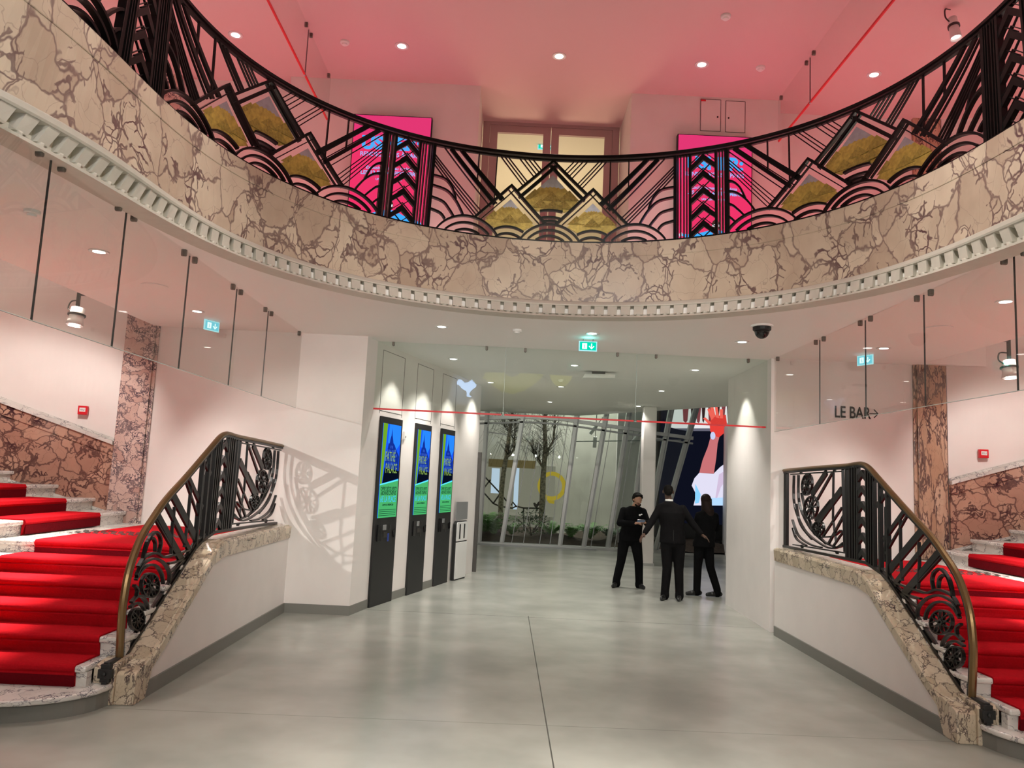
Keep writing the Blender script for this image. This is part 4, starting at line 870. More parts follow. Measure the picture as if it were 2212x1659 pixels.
for i, (a, b) in enumerate((((1514, 214), (1556, 284)), ((1568, 218), (1609, 287)))):
    p, q = fp(*a, 9.745), fp(*b, 9.745); g = empty('access_panel', p, label='small wall access panel above the right poster, %s of the two' % ('left' if i == 0 else 'right'), cat='access panel', group='gallery access panels'); w_, h_ = q[0]-p[0], p[2]-q[2]
    MB().box((.003, -.002, -h_), (w_-.003, .0, -.003)).build('flap', M_['wall'], g)
    mb = MB(); mb.ribbon([(0, 0), (w_, 0), (w_, -h_), (0, -h_), (0, 0)], .007, .005, lambda u, v, n: (u, n-.002, v)); mb.build('joint', M_['dgrey'], g)
    MB().lathe([(.012, -.006), (.012, 0)], (w_*(.85 if i == 0 else .15), 0, -h_*.55), 10, axis='y').build('lock', M_['black'], g)
    if i == 0: MB().box((.0, -.006, -.03), (w_*.25, -.002, -.008)).build('red_label', M_['redp'], g)
dz = fp(1190, 264, YR)[2]; dx0, dx1 = -.56, 1.44
g = empty('door_2', ((dx0+dx1)/2, YR, ZF)); g['kind'] = 'structure'; cx = (dx1-dx0)/2; hD = dz-ZF
def dfr(a, b, c, d, y0, y1, name, m): return MB().prism([(a, c), (b, c), (b, d), (a, d)], y0, y1, lambda u, v, n: (u, n, v)).build(name, M_[m], g)
dfr(-cx, cx, hD-.09, hD+.3, -.03, .08, 'head_frame', 'pinkp'); dfr(-cx, -cx+.10, 0, hD-.09, -.03, .08, 'jamb', 'pinkp'); dfr(cx-.10, cx, 0, hD-.09, -.03, .08, 'jamb', 'pinkp')
for sg in (-1, 1):
    a, b = sorted((sg*.005, sg*(cx-.105))); lf = dfr(a, b, .02, hD-.095, -.02, -.015, 'leaf_seal', 'pinkp') if 0 else None
    for (p_, q_, r_, s_) in ((a, b, hD-.20, hD-.095), (a, b, .02, .22), (a, a+.11, .22, hD-.2), (b-.11, b, .22, hD-.2)): dfr(p_, q_, r_, s_, -.025, .03, 'leaf_frame', 'pinkp')
    dfr(a+.11, b-.11, .22, hD-.2, 0, .008, 'pane', 'glass'); dfr(sg*(cx-.10)-.008, sg*(cx-.10)+.008, hD-.55, hD-.38, -.045, -.025, 'hinge', 'pinkp')
    dfr(sg*.07-.01, sg*.07+.01, .95, 1.25, -.06, -.04, 'pull_handle', 'grey')
p = fp(1180, 314, 11.5); exit_sign(p, 0, .24, .12, 'green exit sign in the room behind the glazed gallery door', H2)
# ================================================================== GLASS FRONT, GARDEN, LED SCREEN
YG = 20.9
fa = empty('window_1', (0, YG, 0)); fa['kind'] = 'structure'
G = lambda x, y, Y=YG: (float(ony(x, y, Y)[0]), float(ony(x, y, Y)[2]))
zpx = lambda zx, zy: (1000+zx*.2049, 860+zy*.2049)
MG = lambda u, v, n: (u, n, v)
def base_z(px): return 0.0
def leaning(a, b, name, wd, d, m='alum', n=0., ext=0):
    (u0, v0), (u1, v1) = G(*zpx(*a)), G(*zpx(*b)); v0 = max(v0, .0); t = (ext-v1)/(v1-v0) if ext else 0
    if ext: u1, v1 = u1+(u1-u0)*t, ext
    return MB().ribbon([(u0, .02), (u1, v1)], wd, d, MG, n).build(name, M_[m], fa), (u0, u1)
mull = [((168, 1490), (238, 330)), ((400, 1540), (620, 230)), ((1012, 1560), (1185, 250)), ((1262, 1560), (1480, 300)), ((1518, 1550), (1712, 330)), ((1740, 1550), (1900, 360)), ((1900, 1560), (2130, 390)), ((2020, 1560), (2360, 400))]
us = []
for a, b in mull:
    o, u = leaning(a, b, 'mullion', .085, .16, ext=5.2); us.append(u)
    leaning((a[0]+22, a[1]), (b[0]+26, b[1]), 'mullion_cover', .04, .06, 'grey', -.09, ext=5.2)
for a, b in (((510, 1530), (725, 220)), ((632, 1540), (840, 215)), ((802, 1530), (1010, 215)), ((910, 1555), (1105, 240)), ((1340, 1555), (1555, 310)), ((1590, 1555), (1790, 340))): leaning(a, b, 'glazing_rod', .016, .03, 'grey', -.12)
for (a0, b0), (a1, b1) in zip(us, us[1:]): MB().prism([(a0, 0.05), (a1, .05), (b1, 5.2), (b0, 5.2)], .02, .03, MG).build('pane', M_['glassg'], fa)
tr = [G(*zpx(*q)) for q in ((150, 215), (620, 200), (790, 205), (1060, 225), (1500, 290), (1860, 340), (2010, 370), (2420, 425))]
MB().ribbon(tr, .09, .18, MG, -.02).build('transom', M_['alum'], fa); MB().ribbon([(u, v-.14) for u, v in tr], .045, .12, MG, -.02).build('transom', M_['grey'], fa)
MB().ribbon([G(*zpx(*q)) for q in ((215, 350), (460, 385))], .03, .04, MG, 0).build('glazing_rod', M_['grey'], fa)
MB().prism([(us[0][0]-.1, 0), (us[-1][0]+.3, 0), (us[-1][0]+.3, .07), (us[0][0]-.1, .07)], -.14, .12, MG).build('sill', M_['alum'], fa)
MB().prism([(us[0][0]+.0, .0), (2.5, 0), (2.5, .035), (us[0][0], .035)], -.30, -.14, MG).build('sill', M_['grey'], fa)
MB().ribbon([G(1240, 952), G(1480, 949)], .03, .06, MG, .5).build('lamp_rail', M_['grey'], fa)
# garden bed
rnd = random.Random(3)
bed = MB(); nx, ny = 40, 16
for j in range(ny+1):
    for i in range(nx+1):
        x = -1.2+8.0*i/nx; y = 21.15+4.0*j/ny; e = min(1, j/3., (ny-j)/3.); bed.v.append((x, y, .02+.20*e+.07*math.sin(x*3.1+y)*e+rnd.uniform(-.02, .02)))
for j in range(ny):
    for i in range(nx): a = j*(nx+1)+i; bed.f.append((a, a+1, a+nx+2, a+nx+1))
bed.m = [0]*len(bed.f); tag(bed.build('garden_bed', M_['soil'], smooth=True), 'dark soil bed planted behind the leaning glass front', 'soil bed')
def fern(x, y, z, h, n, m, lab, name='fern', cat='fern', seed=1, grp=None):
    r = random.Random(seed); g = empty(name, (x, y, z), label=lab, cat=cat, group=grp); mb = MB()
    for k in range(n):
        a = r.uniform(0, 6.28); L = h*r.uniform(.7, 1.2); c, s = math.cos(a), math.sin(a); lean = r.uniform(.5, 1.1)
        ax = []
        for i in range(9):
            t = i/8; rr = L*lean*t; zz = L*(t*1.25-.75*t*t); ax.append((c*rr, s*rr, zz))
        for i in range(1, 9):
            wl_ = .17*h*math.sin(math.pi*(i/9)**.8)+.02; p = ax[i]; q = ax[i-1]
            for sg in (-1, 1): mb.add([q, (p[0]-s*wl_*sg, p[1]+c*wl_*sg, p[2]-.03), ((p[0]+q[0])/2, (p[1]+q[1])/2, (p[2]+q[2])/2), ], [(0, 1, 2)]); mb.add([p, (p[0]-s*wl_*sg*.8, p[1]+c*wl_*sg*.8, p[2]-.0), ((p[0]+q[0])/2, (p[1]+q[1])/2, (p[2]+q[2])/2)], [(0, 1, 2)])
    mb.build('fronds', M_[m], g)['kind'] = 'stuff'; MB().lathe([(.03, 0), (.02, .08), (1e-4, .1)], k=6).build('crown', M_['twig'], g)
def gx(px, py, Y): p = ony(px, py, Y); return float(p[0])
for i, (px, Y, h, n, m, lab) in enumerate(((1047, 22.0, .95, 22, 'leaf', 'bright green fern, leftmost behind the glass front'), (1066, 21.8, .75, 18, 'leaf', 'bright green fern left of the first birch trunk'), (1105, 22.1, .6, 14, 'leaf', 'pale fern right of the first birch'), (1190, 22.0, .7, 18, 'leaf', 'green fern right of the second birch trunk'), (1232, 21.9, .7, 18, 'leaf', 'spreading fern behind the middle of the glass front'), (1275, 21.9, .75, 18, 'leaf', 'low fern by the third tilted mullion'), (1318, 22.0, .6, 16, 'leafd', 'dark fern left of the man with the phone'))):
    fern(gx(px, 1150, Y), Y, .2, h, n, m, lab, seed=i+5, grp='ferns in the garden bed')
def bush(x, y, z, r_, lab, seed):
    r = random.Random(seed); g = empty('bush', (x, y, z), label=lab, cat='bush'); mb = MB()
    for k in range(650):
        a, b, d = r.uniform(0, 6.28), r.uniform(-.3, 1.4), r_*r.uniform(.55, 1.05); p = (d*math.cos(a)*math.cos(b), d*math.sin(a)*math.cos(b), d*max(0, math.sin(b))*1.05+.1); q = [r.uniform(-1, 1) for _ in range(6)]; s_ = .05
        mb.add([p, (p[0]+q[0]*s_, p[1]+q[1]*s_, p[2]+q[2]*s_), (p[0]+q[3]*s_, p[1]+q[4]*s_, p[2]+q[5]*s_)], [(0, 1, 2)])
    mb.build('foliage', M_['leafd'], g)['kind'] = 'stuff'; mb = MB()
    for k in range(7): a = k*.9; mb.tube([(0, 0, 0), (r_*.4*math.cos(a), r_*.4*math.sin(a), r_*.5), (r_*.8*math.cos(a), r_*.8*math.sin(a), r_*.75)], [.015, .01, .004], 5)
    mb.build('stems', M_['twig'], g)
bush(gx(1148, 1140, 22.1), 22.1, .2, .62, 'dense dark bush between the two birches', 2)
def tree(pts, Y, rad, lab, seed, forks):
    r = random.Random(seed); P = [(float(ony(px, py, Y)[0]), Y, float(ony(px, py, Y)[2])) for px, py in pts]; P[0] = (P[0][0], Y, .15); o = P[0]; g = empty('birch_tree', o, label=lab, cat='tree'); rel = lambda p: (p[0]-o[0], p[1]-o[1], p[2]-o[2])
    top = P[-1]; P.append((top[0]+.1, Y, 4.6)); MB().tube([rel(p) for p in smooth(P, 4)], [rad*(1-.5*i/(len(P)*4-3)) for i in range((len(P)-1)*4+1)], 10).build('trunk', M_['bark'], g, smooth=True)
    tw = MB()
    for (a, b, rr) in forks:
        A, B = [(float(ony(x, y, Y)[0]), Y+r.uniform(-.1, .1), float(ony(x, y, Y)[2])) for x, y in (a, b)]; mid = tuple((A[i]+B[i])/2+r.uniform(-.05, .05) for i in range(3))
        MB().tube([rel(A), rel(mid), rel(B)], [rr, rr*.8, rr*.5], 8).build('branch', M_['bark'], g, smooth=True)
        for k in range(26):
            t = r.uniform(.25, 1); s0 = [A[i]+(B[i]-A[i])*t for i in range(3)]; dx, dy = r.uniform(-.6, .6), r.uniform(-.5, .5); L = r.uniform(.3, .9); p1 = (s0[0]+dx*.6, s0[1]+dy*.6, s0[2]+L*.5); p2 = (s0[0]+dx*1.1, s0[1]+dy, s0[2]+r.uniform(-.5, .4)); tw.tube([rel(s0), rel(p1), rel(p2)], [.008, .005, .002], 3, cap=False)
    for k in range(150):
        zc = r.uniform(2.6, 4.6); s0 = (P[-2][0]+r.uniform(-.1, .1), Y, zc); a = r.uniform(0, 6.28); L = r.uniform(.3, 1.0); p1 = (s0[0]+math.cos(a)*L*.6, Y+math.sin(a)*L*.6, zc+L*.3); p2 = (s0[0]+math.cos(a)*L, Y+math.sin(a)*L, zc-r.uniform(.0, .5)); tw.tube([rel(s0), rel(p1), rel(p2)], [.007, .004, .002], 3, cap=False)
    tw.build('twigs', M_['twig'], g)['kind'] = 'stuff'
tree([(1081, 1130), (1083, 1070), (1088, 1020), (1094, 985), (1100, 940), (1104, 910)], 22.6, .085, 'slender birch with pale bark, left one behind the glass front', 4, [((1094, 988), (1110, 972), .04), ((1110, 972), (1114, 905), .025), ((1100, 940), (1085, 905), .02)])
tree([(1170, 1125), (1172, 1080), (1173, 1035), (1175, 1010), (1178, 960), (1177, 905)], 22.6, .10, 'forked dark birch, right one behind the glass front', 8, [((1174, 1012), (1145, 955), .035), ((1176, 1000), (1196, 950), .045), ((1196, 950), (1200, 900), .03), ((1172, 1008), (1150, 975), .015)])
# courtyard wall behind the garden with its lit openings, ring and bar sculpture
struct('wall_courtyard', MB().box((-4, 26, 0), (12, 26.2, 7)), M_['conc'])
struct('floor.003', MB().box((-4, 25.2, -.02), (12, 26, .05)), M_['conc'])
def at26(px, py, Y=25.95): p = ony(px, py, Y); return (float(p[0]), float(p[2]))
g = empty('lit_shopfront', (0, 25.9, 0), label='cream lit opening with a brown lintel behind the garden', cat='shopfront')
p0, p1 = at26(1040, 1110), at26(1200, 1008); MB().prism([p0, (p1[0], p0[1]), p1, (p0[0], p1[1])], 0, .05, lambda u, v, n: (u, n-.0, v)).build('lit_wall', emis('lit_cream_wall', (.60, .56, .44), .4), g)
p0, p1 = at26(1055, 1008), at26(1158, 996); MB().prism([p0, (p1[0], p0[1]), p1, (p0[0], p1[1])], -.06, .05, lambda u, v, n: (u, n, v)).build('lintel', mat('brown_lintel', (.20, .15, .06), .5), g)
for a, b, c, d in ((1060, 1080, 1012, 1065), (1108, 1122, 1010, 1100)): p0, p1 = at26(a, d), at26(b, c); MB().prism([p0, (p1[0], p0[1]), p1, (p0[0], p1[1])], -.03, .0, lambda u, v, n: (u, n, v)).build('light_strip', emis('cool_strip', (.62, .75, .95), .95), g)
c0 = at26(1192, 1050, 25.2); g = empty('yellow_ring', (c0[0], 25.2, c0[1]), label='yellow round ring behind the right birch', cat='ring sign'); mb = MB()
mb.ribbon([(.40*math.cos(a), .40*math.sin(a)) for a in np.linspace(0, 6.2832, 33)], .13, .05, MG); mb.build('ring', emis('yellow_ring', (.62, .45, .05), .7), g); MB().ribbon([(0, .4), (0, 5-c0[1])], .02, .02, MG).build('hanger', M_['grey'], g); MB().ribbon([(-.12, -.40), (-.05, -.5), (.1, -.52)], .10, .04, MG).build('tail', emis('yellow_ring_tail', (.62, .45, .05), .6), g)
g = empty('bar_sculpture', (0, 23.6, 0), label='dark bar sculpture with a rooster silhouette behind the birches', cat='sculpture'); mb = MB(); qz = lambda *a: [(float(ony(*zpx(*q), 23.6)[0]), float(ony(*zpx(*q), 23.6)[2])) for q in a]
for l in (((222, 820), (400, 1010), (460, 1085)), ((212, 960), (290, 860)), ((210, 985), (320, 1110), (385, 1140)), ((320, 1110), (390, 1010)), ((385, 1140), (520, 1160), (560, 1140), (640, 1158), (830, 1162)), ((510, 1130), (525, 1095), (560, 1140)), ((640, 1158), (640, 1190), (620, 1205))): mb.ribbon(qz(*l), .045, .04, MG)
mb.build('bars', M_['dgrey'], g); s_ = qz((740, 1105), (760, 1100), (775, 1120), (792, 1095), (808, 1085), (805, 1125), (785, 1150), (780, 1180), (785, 1195), (772, 1195), (770, 1155), (750, 1140)); MB().prism(s_, -.02, .02, MG).build('rooster_silhouette', M_['dgrey'], g)
MB().ribbon(qz((640, 1190), (640, 1400)), .03, .03, MG).build('support', M_['dgrey'], g)
for i, (a, Y) in enumerate((((1110, 955), 22.9), ((1285, 955), 22.9), ((1372, 948), 22.9), ((1282, 928), 22.9))):
    p = ony(*a, Y); g = empty('garden_spotlight', tuple(map(float, p)), label='white spotlight above the garden, %s' % ['next to the left birch', 'pointing down in the middle', 'rightmost next to the column', 'tilted, in the middle pair'][i], cat='spotlight', group='garden spotlights')
    g.rotation_euler = (.3, [0, .0, .6, .6][i], 0)
    MB().lathe([(.055, -.16), (.055, .16), (1e-4, .16)], k=14).build('housing', M_['white'], g, smooth=False); MB().lathe([(1e-4, -.15), (.05, -.15), (.05, -.14)], k=14).build('lens', M_['lamp'], g)
    q = MB().tube([(0, 0, .1), (0, 0, 1.6)], .012, 6).build('stem', M_['grey'], g)
# column
ca = onz(1382, 1222, 0); cb = onz(1409, 1222, 0)
cg = empty('square_column', (float(ca[0]+cb[0])/2, float(ca[1])+.14, 0), label='pale grey square column before the leaning glass front', cat='column'); cw = float(cb[0]-ca[0])/2
MB().box((-cw, -.13, 0), (cw, .13, H1+.0)).build('shaft', M_['wall'], cg, bevel=.02); MB().box((-cw-.015, -.145, 0), (cw+.015, .145, .06)).build('foot', M_['alum'], cg)
# LED wall
YS = 22.6; sg = empty('led_screen', (0, YS, 0), label='huge video wall showing an arm, a watch and piano keys', cat='video screen')
T = lambda *a: [(float(ony(x, y, YS)[0]), float(ony(x, y, YS)[2])) for x, y in a]
x0s, x1s = T((1425, 1000))[0][0], 9.6
MB().box((x0s-.05, -.0, .28), (x1s+.05, .3, 5.4)).build('frame', M_['black'], sg)
pic = MB().prism([(x0s, .72), (x1s, .72), (x1s, 5.3), (x0s, 5.3)], -.012, -.002, MG).build('black_picture', em((.004, .005, .012), 1.), sg)
def shp(name, pts, c, st, n): return MB().prism(T(*pts), -.014-n, -.013-n, MG).build(name, em(c, st), pic)
zp = lambda zx, zy: (1200+zx*.3918, 700+zy*.3918)
Zp = lambda *a: [zp(*q) for q in a]
shp('piano_keys', Zp((640, 455), (1300, 440), (1300, 590), (730, 590), (635, 570)), (.80, .78, .80), 1., 0)
for i, (a, b, c) in enumerate(((700, 35, 545), (745, 25, 545), (775, 28, 548), (805, 22, 545), (840, 26, 548), (880, 26, 540), (915, 22, 545), (945, 26, 545))): shp('black_key', Zp((a, 452), (a+b, 450), (a+b-8, c-12), (a+b/2, c), (a+4, c-10)), (.03, .01, .012) if i % 2 else (.22, .05, .06), 1., .002)
shp('keyboard_edge', Zp((640, 575), (1300, 575), (1300, 592), (730, 590)), (.12, .12, .16), 1., .003)
shp('forearm', Zp((862, 560), (905, 570), (908, 600), (893, 660), (885, 740), (872, 825), (792, 820), (810, 750), (838, 680), (855, 620)), (.55, .16, .17), 1., .004)
shp('back_of_hand', Zp((848, 550), (862, 500), (900, 505), (938, 500), (945, 560), (930, 600), (900, 625), (868, 615), (852, 590)), (.75, .05, .04), 1., .006)
for f_ in (((852, 455), (868, 452), (882, 510), (862, 520)), ((878, 455), (892, 455), (902, 520), (884, 515)), ((835, 470), (850, 465), (870, 520), (858, 530)), ((812, 520), (826, 515), (858, 545), (850, 560)), ((905, 470), (922, 470), (922, 520), (905, 520))): shp('finger', Zp(*f_), (.95, .13, .10), 1., .008)
shp('sleeve', Zp((792, 820), (870, 826), (905, 790), (945, 760), (1300, 740), (1300, 1002), (760, 1000), (775, 940), (750, 890), (765, 850)), (.72, .70, .86), 1., .005)
shp('sleeve_fold', Zp((900, 830), (945, 800), (945, 850), (910, 900), (890, 960), (880, 960)), (.62, .50, .68), 1., .007); shp('sleeve_fold', Zp((770, 880), (800, 940), (790, 985), (768, 990)), (.25, .62, .95), 1., .007); shp('sleeve_fold', Zp((820, 960), (945, 955), (945, 1000), (820, 1000)), (.45, .68, .98), 1., .007)
wc = zp(866, 616); cc = T(wc)[0]; MB().prism([(cc[0]+.075*math.cos(a), cc[1]+.115*math.sin(a)) for a in np.linspace(0, 6.28, 17)[:-1]], -.028, -.026, MG).build('wristwatch', em((.55, .6, .85), 1.), pic)
skb = wall('baseboard_hall_back', [(3.3, 22.98), (10, 22.98)], 0, .12, .015, 'base', side=-1)
# rooster and ring lit signs at the entrance behind the viewer (they show as reflections in the glass)
g = empty('entrance_rooster_sign', (0, 0, 0), label='bright bluish rooster sign over the entrance behind the viewer', cat='lit sign'); YO = 1.6; YV = 2*10.25-YO
ctr = [(345, 700), (375, 665), (420, 665), (455, 700), (475, 722), (530, 705), (570, 680), (590, 662), (605, 690), (655, 745), (650, 780), (600, 815), (560, 850), (545, 890), (550, 915), (580, 935), (560, 942), (515, 935), (500, 920), (508, 885), (490, 840), (430, 810), (395, 765), (370, 745), (350, 740)]
pp = [ony(940+x*.1356, 730+y*.1356, YV) for x, y in ctr]; g.location = (float(pp[0][0]), YO, float(pp[0][2]))
MB().prism([(float(p[0]-pp[0][0]), float(p[2]-pp[0][2])) for p in pp], -.04, .04, MG).build('rooster', emis('sign_glow', (.45, .66, 1.), 22), g); MB().ribbon([(.6, .1), (.6, H2-g.location[2])], .02, .02, MG).build('hanger', M_['dgrey'], g)
g = empty('entrance_ring_sign', (0, YO, 0), label='dim yellow arc sign over the entrance behind the viewer', cat='lit sign')
pp = [ony(940+x*.1356, 730+y*.1356, YV) for x, y in ((820, 520), (900, 560), (1000, 650), (1110, 730), (1230, 760), (1360, 720), (1480, 640), (1580, 560), (1640, 470))]; MB().ribbon([(float(p[0]), float(p[2])) for p in pp], .42, .05, MG).build('arc', emis('yellow_sign_glow', (.62, .6, .04), 3.2), g)
p = ony(1212, 806, YV); MB().prism([(float(p[0])+.30*math.cos(a), float(p[2])+.08+.42*math.sin(a)) for a in np.linspace(math.pi, 2*math.pi, 11)], -.03, .03, MG).build('bowl', emis('yellow_sign_glow', (.62, .6, .04), 4.2), g)
MB().ribbon([(float(pp[4][0]), float(pp[4][2])+.2), (float(pp[4][0]), H2)], .02, .02, MG).build('hanger', M_['dgrey'], g)
# ================================================================== PEOPLE
def fuse(mb, name, m, parent, vox=.008, sm=4):
    o = mb.build(name, M_[m], parent, smooth=True); r = o.modifiers.new('fuse', 'REMESH'); r.mode = 'VOXEL'; r.voxel_size = vox; r.use_smooth_shade = True
    s_ = o.modifiers.new('soften', 'SMOOTH'); s_.factor = .5; s_.iterations = sm; return o
def hand(mb, wrist, dirv, palm_n, side, L=.18, curl=.5, spread=.12):
    w_ = Vector(wrist); d = Vector(dirv).normalized(); n = Vector(palm_n).normalized(); n = (n-d*n.dot(d)).normalized(); s_ = d.cross(n)*side
    mb.capsule(w_, .026, w_+d*L*.40, .034, fl=(1.25, .55), up=tuple(n)); mb.capsule(w_+d*L*.15+s_*.012, .022, w_+d*L*.42+s_*.012, .022); mb.capsule(w_+d*L*.15-s_*.015, .022, w_+d*L*.42-s_*.015, .020)
    for i, (o_, l) in enumerate(((.030, .42), (.010, .48), (-.010, .45), (-.029, .35))):
        a = w_+d*L*.46+s_*o_; dd = (d+s_*o_*spread*20).normalized(); c = curl
        b = a+(dd*math.cos(c*.5)+n*math.sin(c*.5))*L*l*.45; e = b+(dd*math.cos(c*1.3)+n*math.sin(c*1.3))*L*l*.33; f_ = e+(dd*math.cos(c*2)+n*math.sin(c*2))*L*l*.25
        mb.capsule(a, .0098, b, .009, 8); mb.capsule(b, .009, e, .0082, 8); mb.capsule(e, .0082, f_, .0072, 8)
    t0 = w_+d*L*.12+s_*.028; t1 = t0+(d*.6+s_*.75+n*.2).normalized()*L*.22; t2 = t1+(d*.85+s_*.25+n*.3).normalized()*L*.18; mb.capsule(t0, .014, t1, .0115, 8); mb.capsule(t1, .0115, t2, .009, 8)
def face_parts(g, hc, R, skin, beard=False, hs=1.):
    """hc head centre, R = rotation matrix turning the face (-y local) ; adds eyes, brows, mouth"""
    W = lambda x, y, z: tuple(Vector(hc)+R@Vector((x, y, z))*hs)
    for sx in ((-1, 1) if not beard else ()):
        MB().ball(W(sx*.031, -.083, .012), (.012, .008, .009), 10, 6).build('eye', M_['white'], g, smooth=True); MB().ball(W(sx*.031, -.0885, .009), (.006, .004, .006), 8, 5).build('pupil', M_['hair'], g, smooth=True)
        MB().capsule(W(sx*.016, -.093, .030), .0045, W(sx*.047, -.083, .033), .003, 8).build('eyebrow', M_['hair'], g, smooth=True)
    MB().capsule(W(-.02, -.088, -.052), .006, W(.02, -.088, -.052), .006, 8).build('lips', mat('lips', (.28, .10, .08), .5), g, smooth=True)
def head(mb, hc, R, hs=1., nose=True):
    W = lambda x, y, z: tuple(Vector(hc)+R@Vector((x, y, z))*hs)
    mb.ball(W(0, .012, .028), (.077*hs, .093*hs, .086*hs)); mb.capsule(W(0, -.02, .01), .068*hs, W(0, -.036, -.058), .046*hs, 14); mb.capsule(W(-.02, -.055, -.085), .022*hs, W(.02, -.055, -.085), .022*hs, 10)
    if nose: mb.capsule(W(0, -.088, .018), .009*hs, W(0, -.105, -.018), .015*hs, 8)
    for sx in (-1, 1): mb.ball(W(sx*.080, .006, -.002), (.010*hs, .018*hs, .030*hs), 10, 7); mb.ball(W(sx*.03, -.072, -.01), (.024*hs, .016*hs, .022*hs), 10, 7)
def figure(name, label, X, Y, J, skin, suit, R, hairf, opts):
    g = empty(name, (X, Y, 0), label=label, cat='person'); hc = J['head']; hs = J.get('hs', 1.)
    b = MB(); head(b, hc, R, hs); nk = J['neck']; b.capsule(nk, .058, tuple(Vector(hc)+Vector((0, .02, -.05))), .052, 14)
    ch, pe = J['chest'], J['pelvis']; sw = J['sw']; hw = J['hw']
    b.capsule(pe, .11, ch, .12, 16, (1.25, .85), (0, 1, 0))
    for s_ in ('l', 'r'):
        sh, el, wr = J[s_+'sh'], J[s_+'el'], J[s_+'wr']; sh = (sh[0]+(ch[0]-sh[0])*.15, sh[1], sh[2]-.045); b.capsule(sh, .036, el, .034); b.capsule(el, .034, wr, .027); b.capsule(ch, .06, sh, .034)
        hd = J[s_+'hd']; hand(b, wr, hd[0], hd[1], hd[2], curl=hd[3], L=J.get('hl', .18))
        hp, kn, an = J[s_+'hp'], J[s_+'kn'], J[s_+'an']; b.capsule(pe, .08, hp, .085); b.capsule(hp, .085, kn, .052); b.capsule(kn, .052, an, .038)
    fuse(b, 'body', skin, g, .0065, 2)
    # trousers
    t = MB(); leg = J.get('leg', 1.)
    t.capsule((pe[0], pe[1], pe[2]-.02), hw*.72, (pe[0], pe[1], pe[2]+.10), hw*.70, 18, (1.28, .92), (0, 1, 0))
    for s_ in ('l', 'r'):
        hp, kn, an = J[s_+'hp'], J[s_+'kn'], J[s_+'an']; t.capsule(hp, .105*leg, kn, .075*leg, 14); t.capsule(kn, .075*leg, (an[0], an[1], an[2]+.03), .066*leg, 14); t.capsule((an[0], an[1]+.0, an[2]+.01), .068*leg, (an[0], an[1], an[2]-.03), .07*leg, 12)
    fuse(t, 'trousers', suit[1], g, .010, 3)
    # jacket or jumper
    j = MB(); wst = J['waist']; hem = J['hem']
    k = 18; rg = [(pe[0], pe[1], hem, hw*1.13, hw*.80), (pe[0], pe[1], hem+.06, hw*1.12, hw*.80), (wst[0], wst[1], wst[2], J['ww'], J['ww']*.72), ((wst[0]+ch[0])/2, (wst[1]+ch[1])/2, (wst[2]+ch[2])/2, sw*.80, sw*.55), (ch[0], ch[1], ch[2], sw*.86, sw*.56), (ch[0], ch[1]+.005, J['lsh'][2]-.01, sw*.86, sw*.44), (nk[0], nk[1], J['lsh'][2]+.035, sw*.62, sw*.36), (nk[0], nk[1], J['lsh'][2]+.065, sw*.36, sw*.30), (nk[0], nk[1], nk[2]+.02, .064, .064)]
    j.loft(rg, 24)
    for s_ in ('l', 'r'):
        sh, el, wr = J[s_+'sh'], J[s_+'el'], J[s_+'wr']; e2 = tuple(Vector(wr)+(Vector(el)-Vector(wr)).normalized()*.02); sh = (sh[0]*1.0+(ch[0]-sh[0])*.10, sh[1], sh[2]-.025); j.capsule(sh, .060*J.get('arm', 1), el, .052*J.get('arm', 1), 14); j.capsule(el, .054*J.get('arm', 1), e2, .040*J.get('arm', 1), 14)
    jo = fuse(j, 'jacket' if opts.get('jacket') else 'jumper', suit[0], g, .009, 3)
    for s_ in ('l', 'r'):      # shoes
        an = J[s_+'an']; fd = Vector(J[s_+'ft']).normalized(); q = MB(); h_ = Vector((an[0], an[1], .045)); q.capsule(tuple(h_-fd*.05), .043, tuple(h_+fd*.08), .042, 12, (1, .9)); q.capsule(tuple(h_+fd*.06+Vector((0, 0, -.008))), .044, tuple(h_+fd*.17+Vector((0, 0, -.014))), .032, 12, (1.15, .8)); q.capsule((an[0], an[1], .10), .045, (an[0], an[1], .05), .045, 10)
        q.v = [(a, b_, max(c, .004)) for a, b_, c in q.v]; fuse(q, 'shoe', 'shoe', g, .007, 2)
    hairf(g, hc, R); return g
Rx = lambda a: Matrix.Rotation(a, 3, 'X'); Rz = lambda a: Matrix.Rotation(a, 3, 'Z')
# man with a phone, facing the viewer
pA = onz(1357, 1270, 0); RA = Rz(.25)@Rx(-.0)@Matrix.Rotation(.42, 3, 'X')
def hairA(g, hc, R):
    W = lambda x, y, z: tuple(Vector(hc)+R@Vector((x, y, z)))
    h = MB(); h.ball(W(0, .03, .046), (.086, .090, .076)); h.ball(W(0, .055, .0), (.078, .062, .088)); h.capsule(W(-.045, -.03, .085), .026, W(.045, -.025, .087), .028); h.capsule(W(-.07, -.01, .05), .022, W(-.074, .03, -.0), .018); h.capsule(W(.07, -.01, .05), .022, W(.074, .03, -.0), .018); fuse(h, 'hair', 'hair', g, .007, 2)
    q = MB(); q.capsule(W(-.045, -.06, -.07), .016, W(0, -.085, -.098), .02, 10); q.capsule(W(.045, -.06, -.07), .016, W(0, -.085, -.098), .02, 10); q.capsule(W(-.025, -.094, -.036), .0055, W(.025, -.094, -.036), .0055, 8); fuse(q, 'beard', 'hair', g, .005, 2)
    face_parts(g, hc, R, None, beard=True)
